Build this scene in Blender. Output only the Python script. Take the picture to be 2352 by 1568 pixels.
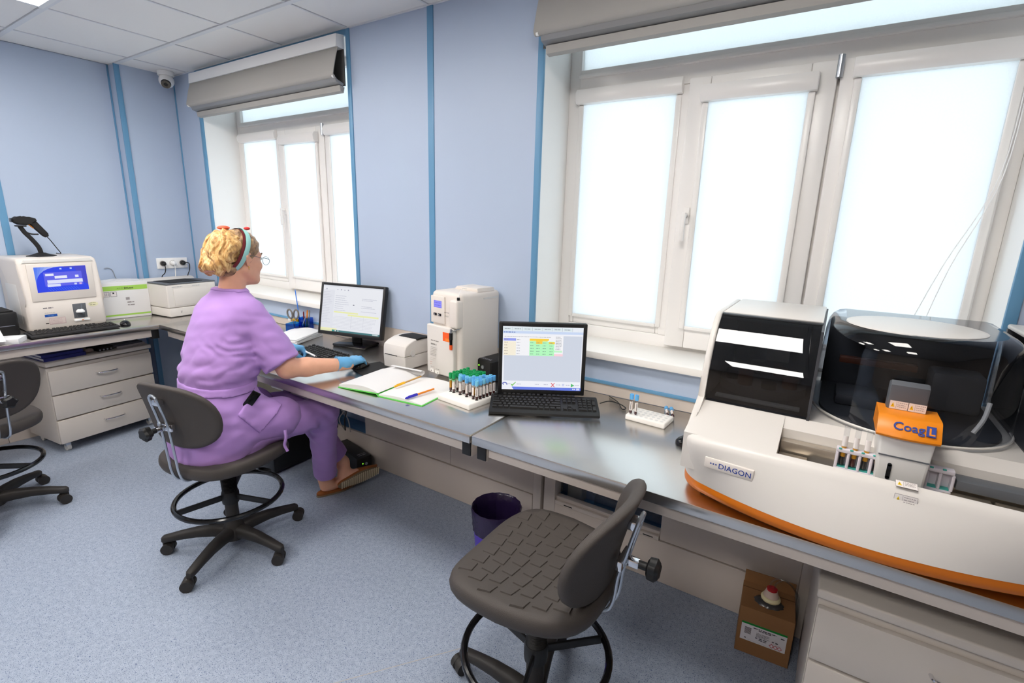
import bpy, bmesh, math, random
import numpy as np
from mathutils import Vector, Matrix
PI = math.pi
rnd = random.Random(7)
S = bpy.context.scene
COL = S.collection
for o in list(bpy.data.objects):
    bpy.data.objects.remove(o)

# ------------------------------------------------------------------ camera
def make_camera():
    yaw, pitch, roll = math.radians(32.727), math.radians(13.409), math.radians(1.560)
    d = Vector((-math.sin(yaw)*math.cos(pitch), math.cos(yaw)*math.cos(pitch), -math.sin(pitch)))
    r = Vector((math.cos(yaw), math.sin(yaw), 0)); u = r.cross(d)
    r2 = math.cos(roll)*r + math.sin(roll)*u
    u2 = -math.sin(roll)*r + math.cos(roll)*u
    cd = bpy.data.cameras.new('camera'); cam = bpy.data.objects.new('camera', cd); COL.objects.link(cam)
    cd.sensor_width = 36.0; cd.lens = 1136.64/2352*36.0; cd.clip_start = 0.05; cd.clip_end = 100
    m = Matrix((r2, u2, -d)).transposed().to_4x4(); m.translation = Vector((4.4966, -2.0709, 1.5566))
    cam.matrix_world = m
    S.camera = cam
make_camera()

# ------------------------------------------------------------------ world, exposure
W = bpy.data.worlds.new('overcast_sky'); S.world = W; W.use_nodes = True
bgn = W.node_tree.nodes['Background']
bgn.inputs[0].default_value = (0.90, 0.955, 1.0, 1); bgn.inputs[1].default_value = 4.0
S.view_settings.view_transform = 'Standard'; S.view_settings.look = 'None'
S.view_settings.gamma = 1.0; S.view_settings.use_curve_mapping = False
S.view_settings.exposure = 0.0
LAMP = 22.5          # radiance of the ceiling light panels

# ------------------------------------------------------------------ materials
def sl(c):           # sRGB 0-255 -> linear
    out = []
    for v in c:
        v = v/255.0
        out.append(v/12.92 if v <= 0.04045 else ((v+0.055)/1.055)**2.4)
    return (*out, 1.0)
MATS = {}
def mat(name, rgb, rough=0.5, metal=0.0, bump=0.0, bscale=200.0, vary=0.0, vscale=6.0, spec=0.5, coat=0.0, sheen=0.0,
        emit=0.0, alpha=1.0, trans=0.0, ior=1.45, sss=0.0):
    if name in MATS: return MATS[name]
    m = bpy.data.materials.new(name); m.use_nodes = True; nt = m.node_tree; b = nt.nodes['Principled BSDF']
    c = sl(rgb)
    b.inputs['Base Color'].default_value = c; b.inputs['Roughness'].default_value = rough
    b.inputs['Metallic'].default_value = metal; b.inputs['Specular IOR Level'].default_value = spec
    b.inputs['Coat Weight'].default_value = coat; b.inputs['Sheen Weight'].default_value = sheen
    b.inputs['Alpha'].default_value = alpha; b.inputs['Transmission Weight'].default_value = trans
    b.inputs['IOR'].default_value = ior
    if sss:
        b.inputs['Subsurface Weight'].default_value = sss; b.inputs['Subsurface Radius'].default_value = (0.012, 0.005, 0.003)
    if emit:
        b.inputs['Emission Color'].default_value = c; b.inputs['Emission Strength'].default_value = emit
    tc = None
    if vary or bump: tc = nt.nodes.new('ShaderNodeTexCoord')
    if vary:
        n = nt.nodes.new('ShaderNodeTexNoise'); n.inputs['Scale'].default_value = vscale; n.inputs['Detail'].default_value = 5
        nt.links.new(tc.outputs['Object'], n.inputs['Vector'])
        mr = nt.nodes.new('ShaderNodeMapRange'); mr.inputs[3].default_value = 1-vary; mr.inputs[4].default_value = 1+vary
        nt.links.new(n.outputs['Fac'], mr.inputs[0])
        mx = nt.nodes.new('ShaderNodeMix'); mx.data_type = 'RGBA'; mx.blend_type = 'MULTIPLY'; mx.inputs[0].default_value = 1
        mx.inputs[6].default_value = c
        nt.links.new(mr.outputs[0], mx.inputs[7]); nt.links.new(mx.outputs[2], b.inputs['Base Color'])
    if bump:
        n2 = nt.nodes.new('ShaderNodeTexNoise'); n2.inputs['Scale'].default_value = bscale; n2.inputs['Detail'].default_value = 3
        nt.links.new(tc.outputs['Object'], n2.inputs['Vector'])
        bp_ = nt.nodes.new('ShaderNodeBump'); bp_.inputs['Strength'].default_value = bump; bp_.inputs['Distance'].default_value = 0.002
        nt.links.new(n2.outputs['Fac'], bp_.inputs['Height']); nt.links.new(bp_.outputs['Normal'], b.inputs['Normal'])
    MATS[name] = m
    return m

def mat_floor():
    m = bpy.data.materials.new('speckled_vinyl'); m.use_nodes = True; nt = m.node_tree; N = nt.nodes; L = nt.links
    b = N['Principled BSDF']; b.inputs['Roughness'].default_value = 0.42
    tc = N.new('ShaderNodeTexCoord')
    def speck(scale, lo, hi):
        v = N.new('ShaderNodeTexNoise'); v.inputs['Scale'].default_value = scale; v.inputs['Detail'].default_value = 1.5
        L.new(tc.outputs['Object'], v.inputs['Vector'])
        r = N.new('ShaderNodeMapRange'); r.inputs[1].default_value = lo; r.inputs[2].default_value = hi
        L.new(v.outputs['Fac'], r.inputs[0]); return r.outputs[0]
    def mix(f, a, c):
        x = N.new('ShaderNodeMix'); x.data_type = 'RGBA'; L.new(f, x.inputs[0])
        if isinstance(a, tuple): x.inputs[6].default_value = a
        else: L.new(a, x.inputs[6])
        x.inputs[7].default_value = c; return x.outputs[2]
    base = mix(speck(55, 0.35, 0.65), sl((150, 161, 180)), sl((164, 175, 192)))
    a1 = mix(speck(260, 0.60, 0.66), base, sl((84, 98, 128)))
    a2 = mix(speck(330, 0.62, 0.68), a1, sl((188, 200, 216)))
    a3 = mix(speck(140, 0.66, 0.70), a2, sl((92, 108, 142)))
    L.new(a3, b.inputs['Base Color'])
    return m
MATS['floor'] = mat_floor()

def mat_steel(name, rgb, rough, sx, sy):
    m = bpy.data.materials.new(name); m.use_nodes = True; nt = m.node_tree; N = nt.nodes; L = nt.links
    b = N['Principled BSDF']; b.inputs['Metallic'].default_value = 1.0; b.inputs['Base Color'].default_value = sl(rgb)
    tc = N.new('ShaderNodeTexCoord'); mp = N.new('ShaderNodeMapping'); mp.inputs['Scale'].default_value = (sx, sy, 60)
    n = N.new('ShaderNodeTexNoise'); n.inputs['Scale'].default_value = 3.0; n.inputs['Detail'].default_value = 6
    L.new(tc.outputs['Object'], mp.inputs['Vector']); L.new(mp.outputs['Vector'], n.inputs['Vector'])
    r = N.new('ShaderNodeMapRange'); r.inputs[3].default_value = rough-0.03; r.inputs[4].default_value = rough+0.03
    L.new(n.outputs['Fac'], r.inputs[0]); L.new(r.outputs[0], b.inputs['Roughness'])
    bu = N.new('ShaderNodeBump'); bu.inputs['Strength'].default_value = 0.004; bu.inputs['Distance'].default_value = 0.001
    L.new(n.outputs['Fac'], bu.inputs['Height']); L.new(bu.outputs['Normal'], b.inputs['Normal'])
    MATS[name] = m
mat_steel('steel', (214, 211, 207), 0.26, 2, 220)
mat_steel('steel_y', (204, 200, 196), 0.24, 220, 2)

def mat_glass(name, tint=(1, 1, 1), gloss=0.08, rough=0.0, fres=True):
    m = bpy.data.materials.new(name); m.use_nodes = True; nt = m.node_tree; N = nt.nodes; L = nt.links
    N.clear(); out = N.new('ShaderNodeOutputMaterial'); t = N.new('ShaderNodeBsdfTransparent'); g = N.new('ShaderNodeBsdfGlossy')
    t.inputs[0].default_value = (*tint, 1); g.inputs['Roughness'].default_value = rough
    mx = N.new('ShaderNodeMixShader')
    if fres:      # thin sheet: same reflectance from both sides
        f = N.new('ShaderNodeLayerWeight'); f.inputs[0].default_value = 0.5
        pw = N.new('ShaderNodeMath'); pw.operation = 'POWER'; pw.inputs[1].default_value = 4.5; L.new(f.outputs['Facing'], pw.inputs[0])
        md = N.new('ShaderNodeMath'); md.operation = 'MULTIPLY_ADD'; md.inputs[1].default_value = 0.85; md.inputs[2].default_value = 0.055
        L.new(pw.outputs[0], md.inputs[0]); L.new(md.outputs[0], mx.inputs[0])
    else: mx.inputs[0].default_value = gloss
    L.new(t.outputs[0], mx.inputs[1]); L.new(g.outputs[0], mx.inputs[2]); L.new(mx.outputs[0], out.inputs[0])
    MATS[name] = m
mat_glass('pane', (0.96, 0.98, 0.98))
mat_glass('smoked', (0.48, 0.49, 0.51))
mat_glass('smoked_lid', (0.60, 0.63, 0.68))
mat_glass('clear_plastic', (0.86, 0.88, 0.9))
mat_glass('blue_plastic', (0.22, 0.60, 0.95))
mat_glass('clear_tube', (0.93, 0.94, 0.95))

def mat_fabric():
    m = bpy.data.materials.new('blind_fabric'); m.use_nodes = True; nt = m.node_tree; N = nt.nodes; L = nt.links
    N.clear(); out = N.new('ShaderNodeOutputMaterial')
    d = N.new('ShaderNodeBsdfDiffuse'); t = N.new('ShaderNodeBsdfTranslucent'); mx = N.new('ShaderNodeMixShader')
    tc = N.new('ShaderNodeTexCoord'); n = N.new('ShaderNodeTexNoise'); n.inputs['Scale'].default_value = 160; n.inputs['Detail'].default_value = 2
    L.new(tc.outputs['Object'], n.inputs['Vector'])
    r = N.new('ShaderNodeMapRange'); r.inputs[3].default_value = 0.90; r.inputs[4].default_value = 1.0
    L.new(n.outputs['Fac'], r.inputs[0])
    cm = N.new('ShaderNodeMix'); cm.data_type = 'RGBA'; cm.blend_type = 'MULTIPLY'; cm.inputs[0].default_value = 1
    cm.inputs[6].default_value = (0.86, 0.9, 0.92, 1); L.new(r.outputs[0], cm.inputs[7])
    L.new(cm.outputs[2], t.inputs[0]); d.inputs[0].default_value = (0.75, 0.77, 0.8, 1)
    mx.inputs[0].default_value = 0.62
    L.new(d.outputs[0], mx.inputs[1]); L.new(t.outputs[0], mx.inputs[2]); L.new(mx.outputs[0], out.inputs[0])
    MATS['blind_fabric'] = m
mat_fabric()

def mat_print(name, emit):     # flat print or screen picture: colours stored per face in the mesh
    m = bpy.data.materials.new(name); m.use_nodes = True; nt = m.node_tree; N = nt.nodes; L = nt.links
    b = N['Principled BSDF']; a = N.new('ShaderNodeAttribute'); a.attribute_name = 'ink'
    L.new(a.outputs['Color'], b.inputs['Base Color']); b.inputs['Roughness'].default_value = 0.5
    if emit:
        b.inputs['Base Color'].default_value = (0.02, 0.02, 0.02, 1); nt.links.remove(b.inputs['Base Color'].links[0])
        L.new(a.outputs['Color'], b.inputs['Emission Color']); b.inputs['Emission Strength'].default_value = emit
        b.inputs['Roughness'].default_value = 0.25
    MATS[name] = m
mat_print('print', 0); mat_print('screen', 0.92)

mat('wall_blue', (184, 199, 222), 0.45, vary=0.015, vscale=3, bump=0.05, bscale=400)
mat('trim_blue', (104, 156, 194), 0.4)
mat('ceiling_tile', (240, 238, 236), 0.95, bump=0.25, bscale=260)
mat('ceiling_grid', (226, 227, 230), 0.5)
mat('white_paint', (250, 250, 249), 0.6)
mat('upvc', (247, 244, 241), 0.28)
mat('sill_white', (244, 241, 236), 0.3)
mat('blind_grey', (176, 173, 168), 0.85, bump=0.2, bscale=600)
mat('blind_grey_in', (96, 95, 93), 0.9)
mat('bar_grey', (150, 150, 150), 0.4, metal=0.2)
mat('bench_beige', (219, 208, 198), 0.42, bump=0.08, bscale=900)
mat('bench_panel', (213, 201, 190), 0.45, bump=0.08, bscale=900)
mat('cabinet_beige', (212, 204, 195), 0.4, bump=0.05, bscale=900)
mat('dark_gap', (40, 38, 36), 0.8)
mat('black_plastic', (26, 26, 27), 0.45)
mat('black_gloss', (18, 18, 20), 0.15)
mat('black_matte', (30, 29, 29), 0.75)
mat('pu_foam', (72, 66, 62), 0.58, bump=0.5, bscale=700)
mat('stool_black', (44, 41, 39), 0.55, bump=0.2, bscale=500)
mat('chrome', (225, 225, 228), 0.12, metal=1.0)
mat('zinc', (190, 196, 204), 0.3, metal=0.9)
mat('device_white', (224, 219, 213), 0.35)
mat('device_warm', (230, 222, 214), 0.38)
mat('device_grey', (222, 220, 216), 0.4)
mat('key_black', (34, 33, 33), 0.5)
mat('orange', (240, 140, 22), 0.35)
mat('orange_band', (226, 122, 20), 0.4)
mat('paper', (230, 230, 231), 0.8)
mat('led_green', (150, 255, 60), 0.4, emit=0.8)
mat('logo_blue', (38, 66, 150), 0.5)

# ------------------------------------------------------------------ mesh helpers
class MB:
    def __init__(self): self.bm = bmesh.new()
    def _new(self, before): return [v for v in self.bm.verts if v not in before]
    def box(self, x0, x1, y0, y1, z0, z1, bev=0.0, seg=2, rot=None, pivot=None):
        bm2 = bmesh.new()
        vs = [bm2.verts.new((x, y, z)) for x in (x0, x1) for y in (y0, y1) for z in (z0, z1)]
        for f in ((0,1,3,2), (4,6,7,5), (0,4,5,1), (2,3,7,6), (0,2,6,4), (1,5,7,3)): bm2.faces.new([vs[i] for i in f])
        if bev > 0: bmesh.ops.bevel(bm2, geom=list(bm2.edges), offset=bev, segments=seg, profile=0.5, affect='EDGES')
        if rot is not None:
            c = Vector(pivot) if pivot else Vector(((x0+x1)/2, (y0+y1)/2, (z0+z1)/2))
            bmesh.ops.rotate(bm2, verts=bm2.verts, cent=c, matrix=rot)
        self.merge(bm2); return self
    def merge(self, bm2):
        me = bpy.data.meshes.new('tmp'); bm2.to_mesh(me); bm2.free(); self.bm.from_mesh(me); bpy.data.meshes.remove(me)
    def cyl(self, p0, p1, r0, r1=None, n=16, caps=True):
        if r1 is None: r1 = r0
        p0 = Vector(p0); p1 = Vector(p1); d = (p1-p0).normalized()
        a = d.orthogonal().normalized(); b = d.cross(a)
        def ring(p, r): return [self.bm.verts.new(p + r*(math.cos(2*PI*i/n)*a + math.sin(2*PI*i/n)*b)) for i in range(n)]
        A = ring(p0, r0); B = ring(p1, r1)
        for i in range(n): self.bm.faces.new((A[i], A[(i+1) % n], B[(i+1) % n], B[i]))
        if caps: self.bm.faces.new(A[::-1]); self.bm.faces.new(B)
        return self
    def tube(self, pts, r, n=8, closed=False, smooth=0):
        pts = [Vector(p) for p in pts]
        if smooth: pts = catmull(pts, smooth, closed)
        m = len(pts); rs = r if isinstance(r, (list, tuple)) else [r]*m
        if len(rs) != m: rs = [rs[0] + (rs[-1]-rs[0])*i/(m-1) for i in range(m)]
        rings = []; prev = None
        for i, p in enumerate(pts):
            if closed: t = pts[(i+1) % m]-pts[i-1]
            else: t = pts[min(i+1, m-1)]-pts[max(i-1, 0)]
            t.normalize()
            if prev is None: a = t.orthogonal().normalized()
            else:
                a = prev - t*prev.dot(t); a.normalize()
            prev = a; b = t.cross(a)
            rings.append([self.bm.verts.new(p + rs[i]*(math.cos(2*PI*k/n)*a + math.sin(2*PI*k/n)*b)) for k in range(n)])
        rr = range(m if closed else m-1)
        for i in rr:
            A = rings[i]; B = rings[(i+1) % m]
            for k in range(n): self.bm.faces.new((A[k], A[(k+1) % n], B[(k+1) % n], B[k]))
        if not closed: self.bm.faces.new(rings[0][::-1]); self.bm.faces.new(rings[-1])
        return self
    def lathe(self, prof, c=(0, 0, 0), n=24, a0=0, a1=2*PI):
        full = abs(a1-a0-2*PI) < 1e-6; m = n if full else n+1
        cols = []
        for i in range(m):
            a = a0+(a1-a0)*i/n
            cols.append([self.bm.verts.new((c[0]+r*math.cos(a), c[1]+r*math.sin(a), c[2]+z)) for r, z in prof])
        for i in range(n):
            A = cols[i]; B = cols[(i+1) % m]
            for k in range(len(prof)-1):
                if prof[k][0] < 1e-7 and prof[k+1][0] < 1e-7: continue
                self.bm.faces.new((A[k], B[k], B[k+1], A[k+1]))
        return self
    def prism(self, poly, axis, a, b, bev=0.0, seg=2):
        # poly: 2D points in the two other axes (cyclic order x->y,z ; y->x,z ; z->x,y)
        bm2 = bmesh.new()
        def P(p, t):
            return {'x': (t, p[0], p[1]), 'y': (p[0], t, p[1]), 'z': (p[0], p[1], t)}[axis]
        A = [bm2.verts.new(P(p, a)) for p in poly]; B = [bm2.verts.new(P(p, b)) for p in poly]; n = len(poly)
        for i in range(n): bm2.faces.new((A[i], A[(i+1) % n], B[(i+1) % n], B[i]))
        fa = bm2.faces.new(A[::-1]); fb = bm2.faces.new(B)
        if bev > 0:
            es = [e for f in (fa, fb) for e in f.edges]
            bmesh.ops.bevel(bm2, geom=es, offset=bev, segments=seg, profile=0.5, affect='EDGES')
        bmesh.ops.recalc_face_normals(bm2, faces=bm2.faces)
        self.merge(bm2); return self
    def grid(self, rows, close_u=False, close_v=False, cap=False):
        R = [[self.bm.verts.new(p) for p in row] for row in rows]
        nu = len(R); nv = len(R[0])
        for i in range(nu if close_u else nu-1):
            for j in range(nv if close_v else nv-1):
                self.bm.faces.new((R[i][j], R[i][(j+1) % nv], R[(i+1) % nu][(j+1) % nv], R[(i+1) % nu][j]))
        if cap and close_v:
            self.bm.faces.new(R[0][::-1]); self.bm.faces.new(R[-1])
        return self
    def sphere(self, c, r, nu=16, nv=10, sc=(1, 1, 1)):
        prof = [(max(0.0, r*math.sin(PI*k/nv)), -r*math.cos(PI*k/nv)) for k in range(nv+1)]
        s0 = len(self.bm.verts); bm2 = MB(); bm2.lathe(prof, n=nu)
        for v in bm2.bm.verts: v.co = Vector((v.co.x*sc[0]+c[0], v.co.y*sc[1]+c[1], v.co.z*sc[2]+c[2]))
        bmesh.ops.remove_doubles(bm2.bm, verts=bm2.bm.verts, dist=1e-6)
        self.merge(bm2.bm); return self
    def xf(self, M):
        bmesh.ops.transform(self.bm, matrix=M, verts=self.bm.verts); return self
    def mesh(self, name, m, smooth=True, angle=35):
        me = bpy.data.meshes.new(name)
        bmesh.ops.recalc_face_normals(self.bm, faces=self.bm.faces)
        if smooth:
            ca = math.radians(angle)
            for f in self.bm.faces: f.smooth = True
            for e in self.bm.edges:
                if len(e.link_faces) == 2 and e.calc_face_angle(0) > ca: e.smooth = False
        self.bm.to_mesh(me); self.bm.free()
        if m is not None: me.materials.append(MATS[m] if isinstance(m, str) else m)
        return me
    def obj(self, name, m, parent=None, smooth=True, angle=35, label=None):
        return link(name, self.mesh(name, m, smooth, angle), parent, label)

def link(name, me, parent=None, label=None):
    o = bpy.data.objects.new(name, me); COL.objects.link(o)
    if parent is not None: o.parent = parent
    if label: o['label'] = label
    return o
def catmull(pts, k, closed=False):
    out = []; n = len(pts)
    rng = range(n if closed else n-1)
    for i in rng:
        if closed: p0, p1, p2, p3 = pts[i-1], pts[i], pts[(i+1) % n], pts[(i+2) % n]
        else: p0, p1, p2, p3 = pts[max(i-1, 0)], pts[i], pts[i+1], pts[min(i+2, n-1)]
        for j in range(k):
            t = j/k
            out.append(0.5*((2*p1) + (-p0+p2)*t + (2*p0-5*p1+4*p2-p3)*t*t + (-p0+3*p1-3*p2+p3)*t**3))
    if not closed: out.append(pts[-1])
    return out
def thing(name, label, cat, loc=(0, 0, 0), rotz=0.0, group=None):
    o = bpy.data.objects.new(name, None); COL.objects.link(o); o.empty_display_size = 0.05
    o.location = loc; o.rotation_euler = (0, 0, rotz); o['label'] = label; o['category'] = cat
    if group: o['group'] = group
    return o
def tag(o, label, cat, group=None):
    o['label'] = label; o['category'] = cat
    if group: o['group'] = group
    return o
def struct(o): o['kind'] = 'structure'; return o
def dup(root, loc, rotz, label=None, group=None):
    def cp(o, par):
        c = o.copy(); COL.objects.link(c); c.parent = par
        for ch in list(o.children): cp(ch, c)
        return c
    r = cp(root, None); r.location = loc; r.rotation_euler = (0, 0, rotz)
    if label: r['label'] = label
    if group: r['group'] = group
    return r
def rz(deg): return Matrix.Rotation(math.radians(deg), 4, 'Z')
def rx(deg): return Matrix.Rotation(math.radians(deg), 4, 'X')
def ry(deg): return Matrix.Rotation(math.radians(deg), 4, 'Y')
def T(x, y, z): return Matrix.Translation((x, y, z))

# flat print: rectangles (x0,y0,x1,y1,rgb) on a w x h sheet; polygons ('p', [(x,y)..], rgb). local plane XZ, front to -Y
def printed(name, items, M, parent, m='print', lift=0.00012, label=None):
    bm = bmesh.new(); cl = bm.faces.layers.int.new('ci'); cols = []
    for i, it in enumerate(items):
        if it[0] == 'p': pts, c = it[1], it[2]
        else:
            x0, y0, x1, y1, c = it; pts = [(x0, y0), (x1, y0), (x1, y1), (x0, y1)]
        f = bm.faces.new([bm.verts.new((p[0], -lift*i, p[1])) for p in pts]); f[cl] = len(cols); cols.append(sl(c))
    bmesh.ops.transform(bm, matrix=M, verts=bm.verts)
    me = bpy.data.meshes.new(name); bm.to_mesh(me)
    at = me.attributes.new('ink', 'FLOAT_COLOR', 'FACE')
    ci = [f[cl] for f in bm.faces]; bm.free()
    for i, k in enumerate(ci): at.data[i].color = cols[k]
    me.materials.append(MATS[m])
    return link(name, me, parent, label)
def text_lines(x0, x1, ys, h, c, jitter=0.3, seed=1):   # greeked small print
    r = random.Random(seed); out = []
    for y in ys:
        x = x0; xe = x0+(x1-x0)*(1-jitter*r.random())
        while x < xe:
            w = min(h*(1.2+3.2*r.random()), xe-x)
            out.append((x, y, x+w, y+h, c)); x += w+h*0.7
    return out
def text_mesh(name, s, size, M, parent, m, ext=0.0004, bold=0.0, spacing=1.0, align='LEFT', shear=0.0):
    cu = bpy.data.curves.new(name, 'FONT'); cu.body = s; cu.size = size; cu.extrude = ext; cu.offset = bold
    cu.space_character = spacing; cu.align_x = align; cu.shear = shear; cu.resolution_u = 3
    to = bpy.data.objects.new(name, cu); COL.objects.link(to)
    dg = bpy.context.evaluated_depsgraph_get()
    me = bpy.data.meshes.new_from_object(to.evaluated_get(dg))
    bpy.data.objects.remove(to); bpy.data.curves.remove(cu)
    me.transform(M @ Matrix.Rotation(PI/2, 4, 'X')); me.materials.clear(); me.materials.append(MATS[m]); me.name = name
    return link(name, me, parent)
# ------------------------------------------------------------------ the setting
ZC = 2.585
X0, X1r, YB = -0.10, 7.50, -4.55
GX, GY = 0.235, -0.379
def rbox(name, x0, x1, y0, y1, z0, z1, m, parent=None, bev=0.0):
    o = MB().box(x0, x1, y0, y1, z0, z1, bev).obj(name, m, parent)
    if parent is None: struct(o)
    return o
fl = rbox('floor', X0-0.1, X1r+0.1, YB-0.1, 0.1, -0.08, 0.0, 'floor')
mat('floor_weld', (176, 172, 168), 0.5)
seam = MB().cyl((2.62, -2.08, -0.0012), (3.53, -0.86, -0.0012), 0.0024, n=6).obj('weld_seam', 'floor_weld', fl)

# window wall with two openings
WIN = [(0.364, 2.020), (3.296, 4.952)]
SZ0, SZ1 = 0.970, 2.556
wb = MB()
ytk = 0.42
def wseg(x0, x1, z0, z1): wb.box(x0, x1, 0.0, ytk, z0, z1)
wseg(X0-0.1, 0.40, -0.08, SZ0); wseg(2.10, 3.42, -0.08, SZ0); wseg(4.10, X1r+0.1, -0.08, SZ0)
for a_, b_ in ((0.40, 2.10), (3.42, 4.10)):
    wseg(a_, b_, -0.08, 0.13); wseg(a_, b_, 0.80, SZ0); wb.box(a_, b_, 0.17, ytk, 0.13, 0.80)
wseg(X0-0.1, WIN[0][0], SZ0, SZ1); wseg(WIN[0][1], WIN[1][0], SZ0, SZ1); wseg(WIN[1][1], X1r+0.1, SZ0, SZ1)
wseg(X0-0.1, X1r+0.1, SZ1, ZC+0.06)
ww = struct(wb.obj('wall_window', 'white_paint'))
def panel(x0, x1, z0, z1): MB().box(x0, x1, -0.010, 0.0, z0, z1, 0.001, 1).obj('wall_panel', 'wall_blue', ww)
ZL = 0.925
panel(0.012, 0.338, ZL, ZC); panel(2.046, 2.622, ZL, ZC); panel(2.662, 3.270, ZL, ZC); panel(4.978, X1r, ZL, ZC)
panel(0.338, 2.046, 0.862, 0.966); panel(3.270, 4.978, 0.862, 0.966)
# lower beige wall lining behind the benches
for a, b in ((0.0, 0.40), (2.10, 3.42), (4.10, X1r)):
    MB().box(a, b, -0.008, 0.0, 0.0, 0.862).obj('wall_lining', 'bench_panel', ww)
for a, b in ((0.40, 2.10), (3.42, 4.10)):
    MB().box(a, b, -0.008, 0.0, 0.80, 0.862).obj('wall_lining', 'bench_panel', ww)
    MB().box(a+0.001, b-0.001, 0.162, 0.17, 0.131, 0.799).obj('niche_back', 'wall_blue', ww)
    MB().box(a+0.001, b-0.001, 0.0, 0.162, 0.130, 0.136).obj('niche_ledge', 'trim_blue', ww)
MB().box(3.452, 3.478, 0.150, 0.162, 0.136, 0.80).obj('niche_trim', 'trim_blue', ww)
MB().box(3.478, 3.56, 0.10, 0.162, 0.136, 0.80).obj('niche_post', 'device_grey', ww)
for a, b in ((0.0, 0.338), (2.046, 3.270), (4.978, X1r)):
    MB().box(a, b, -0.008, 0.0, 0.862, ZL).obj('wall_lining', 'bench_panel', ww)
tn = 0
def trim(*a, m='trim_blue'):
    global tn; tn += 1
    return struct(rbox('trim_%d' % tn, *a, m, bev=0.002))
trim(2.622, 2.662, -0.014, -0.0005, ZL, ZC)
for (a, b) in WIN:
    trim(a-0.026, a+0.004, -0.016, 0.0, 0.862, ZC)
    trim(b-0.004, b+0.026, -0.016, 0.0, 0.862, ZC)
    trim(a+0.004, b-0.004, -0.016, 0.0, SZ1-0.004, ZC)
    trim(a+0.004, b-0.004, -0.015, 0.0, 0.850, 0.866)
trim(0.0, 0.012, -0.016, 0.0, ZL, ZC)
# end wall: recessed part and the pilaster towards the corner
YP = -0.392
we = MB(); we.box(X0-0.25, X0, YB-0.1, YP, -0.08, ZC+0.06); we.box(X0-0.25, 0.0, YP, 0.0, -0.08, ZC+0.06)
wl = struct(we.obj('wall_left', 'wall_blue'))
MB().box(X0, X0+0.008, -1.075, YP-0.012, 0.0, ZC, 0.001, 1).obj('wall_panel', 'wall_blue', wl)
MB().box(X0, X0+0.008, -2.30, -1.113, 0.0, ZC, 0.001, 1).obj('wall_panel', 'wall_blue', wl)
MB().box(X0, X0+0.008, -3.50, -2.338, 0.0, ZC, 0.001, 1).obj('wall_panel', 'wall_blue', wl)
trim(X0, X0+0.012, -1.113, -1.075, 0.0, ZC); trim(X0, X0+0.012, -2.338, -2.30, 0.0, ZC)
trim(X0, X0+0.010, YP-0.012, YP, 0.0, ZC)
trim(-0.002, 0.012, YP-0.004, YP+0.030, 0.0, ZC)
trim(0.0, 0.010, -0.010, -0.001, 0.862, ZC)
mat('back_beige', (188, 172, 158), 0.6)
struct(rbox('wall_back', X0-0.25, X1r+0.1, YB-0.15, YB, -0.08, ZC+0.06, 'back_beige'))
struct(rbox('wall_right', X1r, X1r+0.15, YB, 0.0, -0.08, ZC+0.06, 'back_beige'))

# ceiling: backing, T-bar grid, tiles
ce = rbox('ceiling', X0-0.25, X1r+0.1, YB-0.1, 0.42, ZC+0.05, ZC+0.12, 'ceiling_grid')
xs = [GX+0.6*i for i in range(-1, 13)]; ys = [GY-0.6*j for j in range(-1, 8)]
LIGHTS = {(i, j) for i in (2, 4, 7) for j in (2, 5)}   # cells (x index from GX-0.6, y index); middle column: unseen, added to brighten wall, woman and floor
g = MB()
for y in ys:
    if YB < y < 0: g.box(X0, X1r, y-0.0135, y+0.0135, ZC-0.004, ZC+0.02)
for x in xs:
    if X0 < x < X1r: g.box(x-0.006, x+0.006, YB, 0.0, ZC-0.0015, ZC+0.016)
g.box(X0, X1r, -0.022, 0.0, ZC-0.003, ZC+0.01)
g.obj('ceiling_grid', 'ceiling_grid', ce)
tm = MB().box(-0.2925, 0.2925, -0.2865, 0.2865, ZC+0.002, ZC+0.017, 0.003, 1).mesh('ceiling_tile', 'ceiling_tile')
light_cells = []
for i in range(len(xs)):
    for j in range(len(ys)):
        xa = max(xs[i], X0); xb = min(xs[i]+0.6, X1r); yb_ = min(ys[j], 0.0); ya = max(ys[j]-0.6, YB)
        if xb-xa < 0.03 or yb_-ya < 0.03: continue
        if (i, j) in LIGHTS: light_cells.append(((xa+xb)/2, (ya+yb_)/2)); continue
        full = xb-xa > 0.599 and yb_-ya > 0.599
        if full: o = link('ceiling_tile', tm, ce); o.location = ((xa+xb)/2, (ya+yb_)/2, 0)
        else: MB().box(xa+0.0075, xb-0.0075, ya+0.0135, yb_-0.0135, ZC+0.002, ZC+0.017, 0.003, 1).obj('ceiling_tile', 'ceiling_tile', ce)
# ceiling light panels
mat('lamp_frame', (236, 236, 236), 0.4)
lm = bpy.data.materials.new('lamp_diffuser'); lm.use_nodes = True
b_ = lm.node_tree.nodes['Principled BSDF']; b_.inputs['Emission Color'].default_value = (1.0, 0.955, 0.90, 1); b_.inputs['Emission Strength'].default_value = LAMP
MATS['lamp_diffuser'] = lm
lamp0 = None
for (x, y) in light_cells:
    lab = 'square white LED panel light recessed in the tiled ceiling'
    if lamp0 is None:
        lamp0 = thing('ceiling_light', lab, 'ceiling light', (x, y, ZC), 0, 'LED panel lights in the ceiling')
        fr = MB()
        for s in (-1, 1):
            fr.box(-0.298, 0.298, s*0.286-0.012, s*0.286+0.012, -0.006, 0.02); fr.box(s*0.286-0.012, s*0.286+0.012, -0.274, 0.274, -0.006, 0.02)
        fr.obj('frame', 'lamp_frame', lamp0)
        MB().box(-0.274, 0.274, -0.274, 0.274, 0.0, 0.012).obj('diffuser', 'lamp_diffuser', lamp0)
    else: dup(lamp0, (x, y, ZC), 0)

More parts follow.
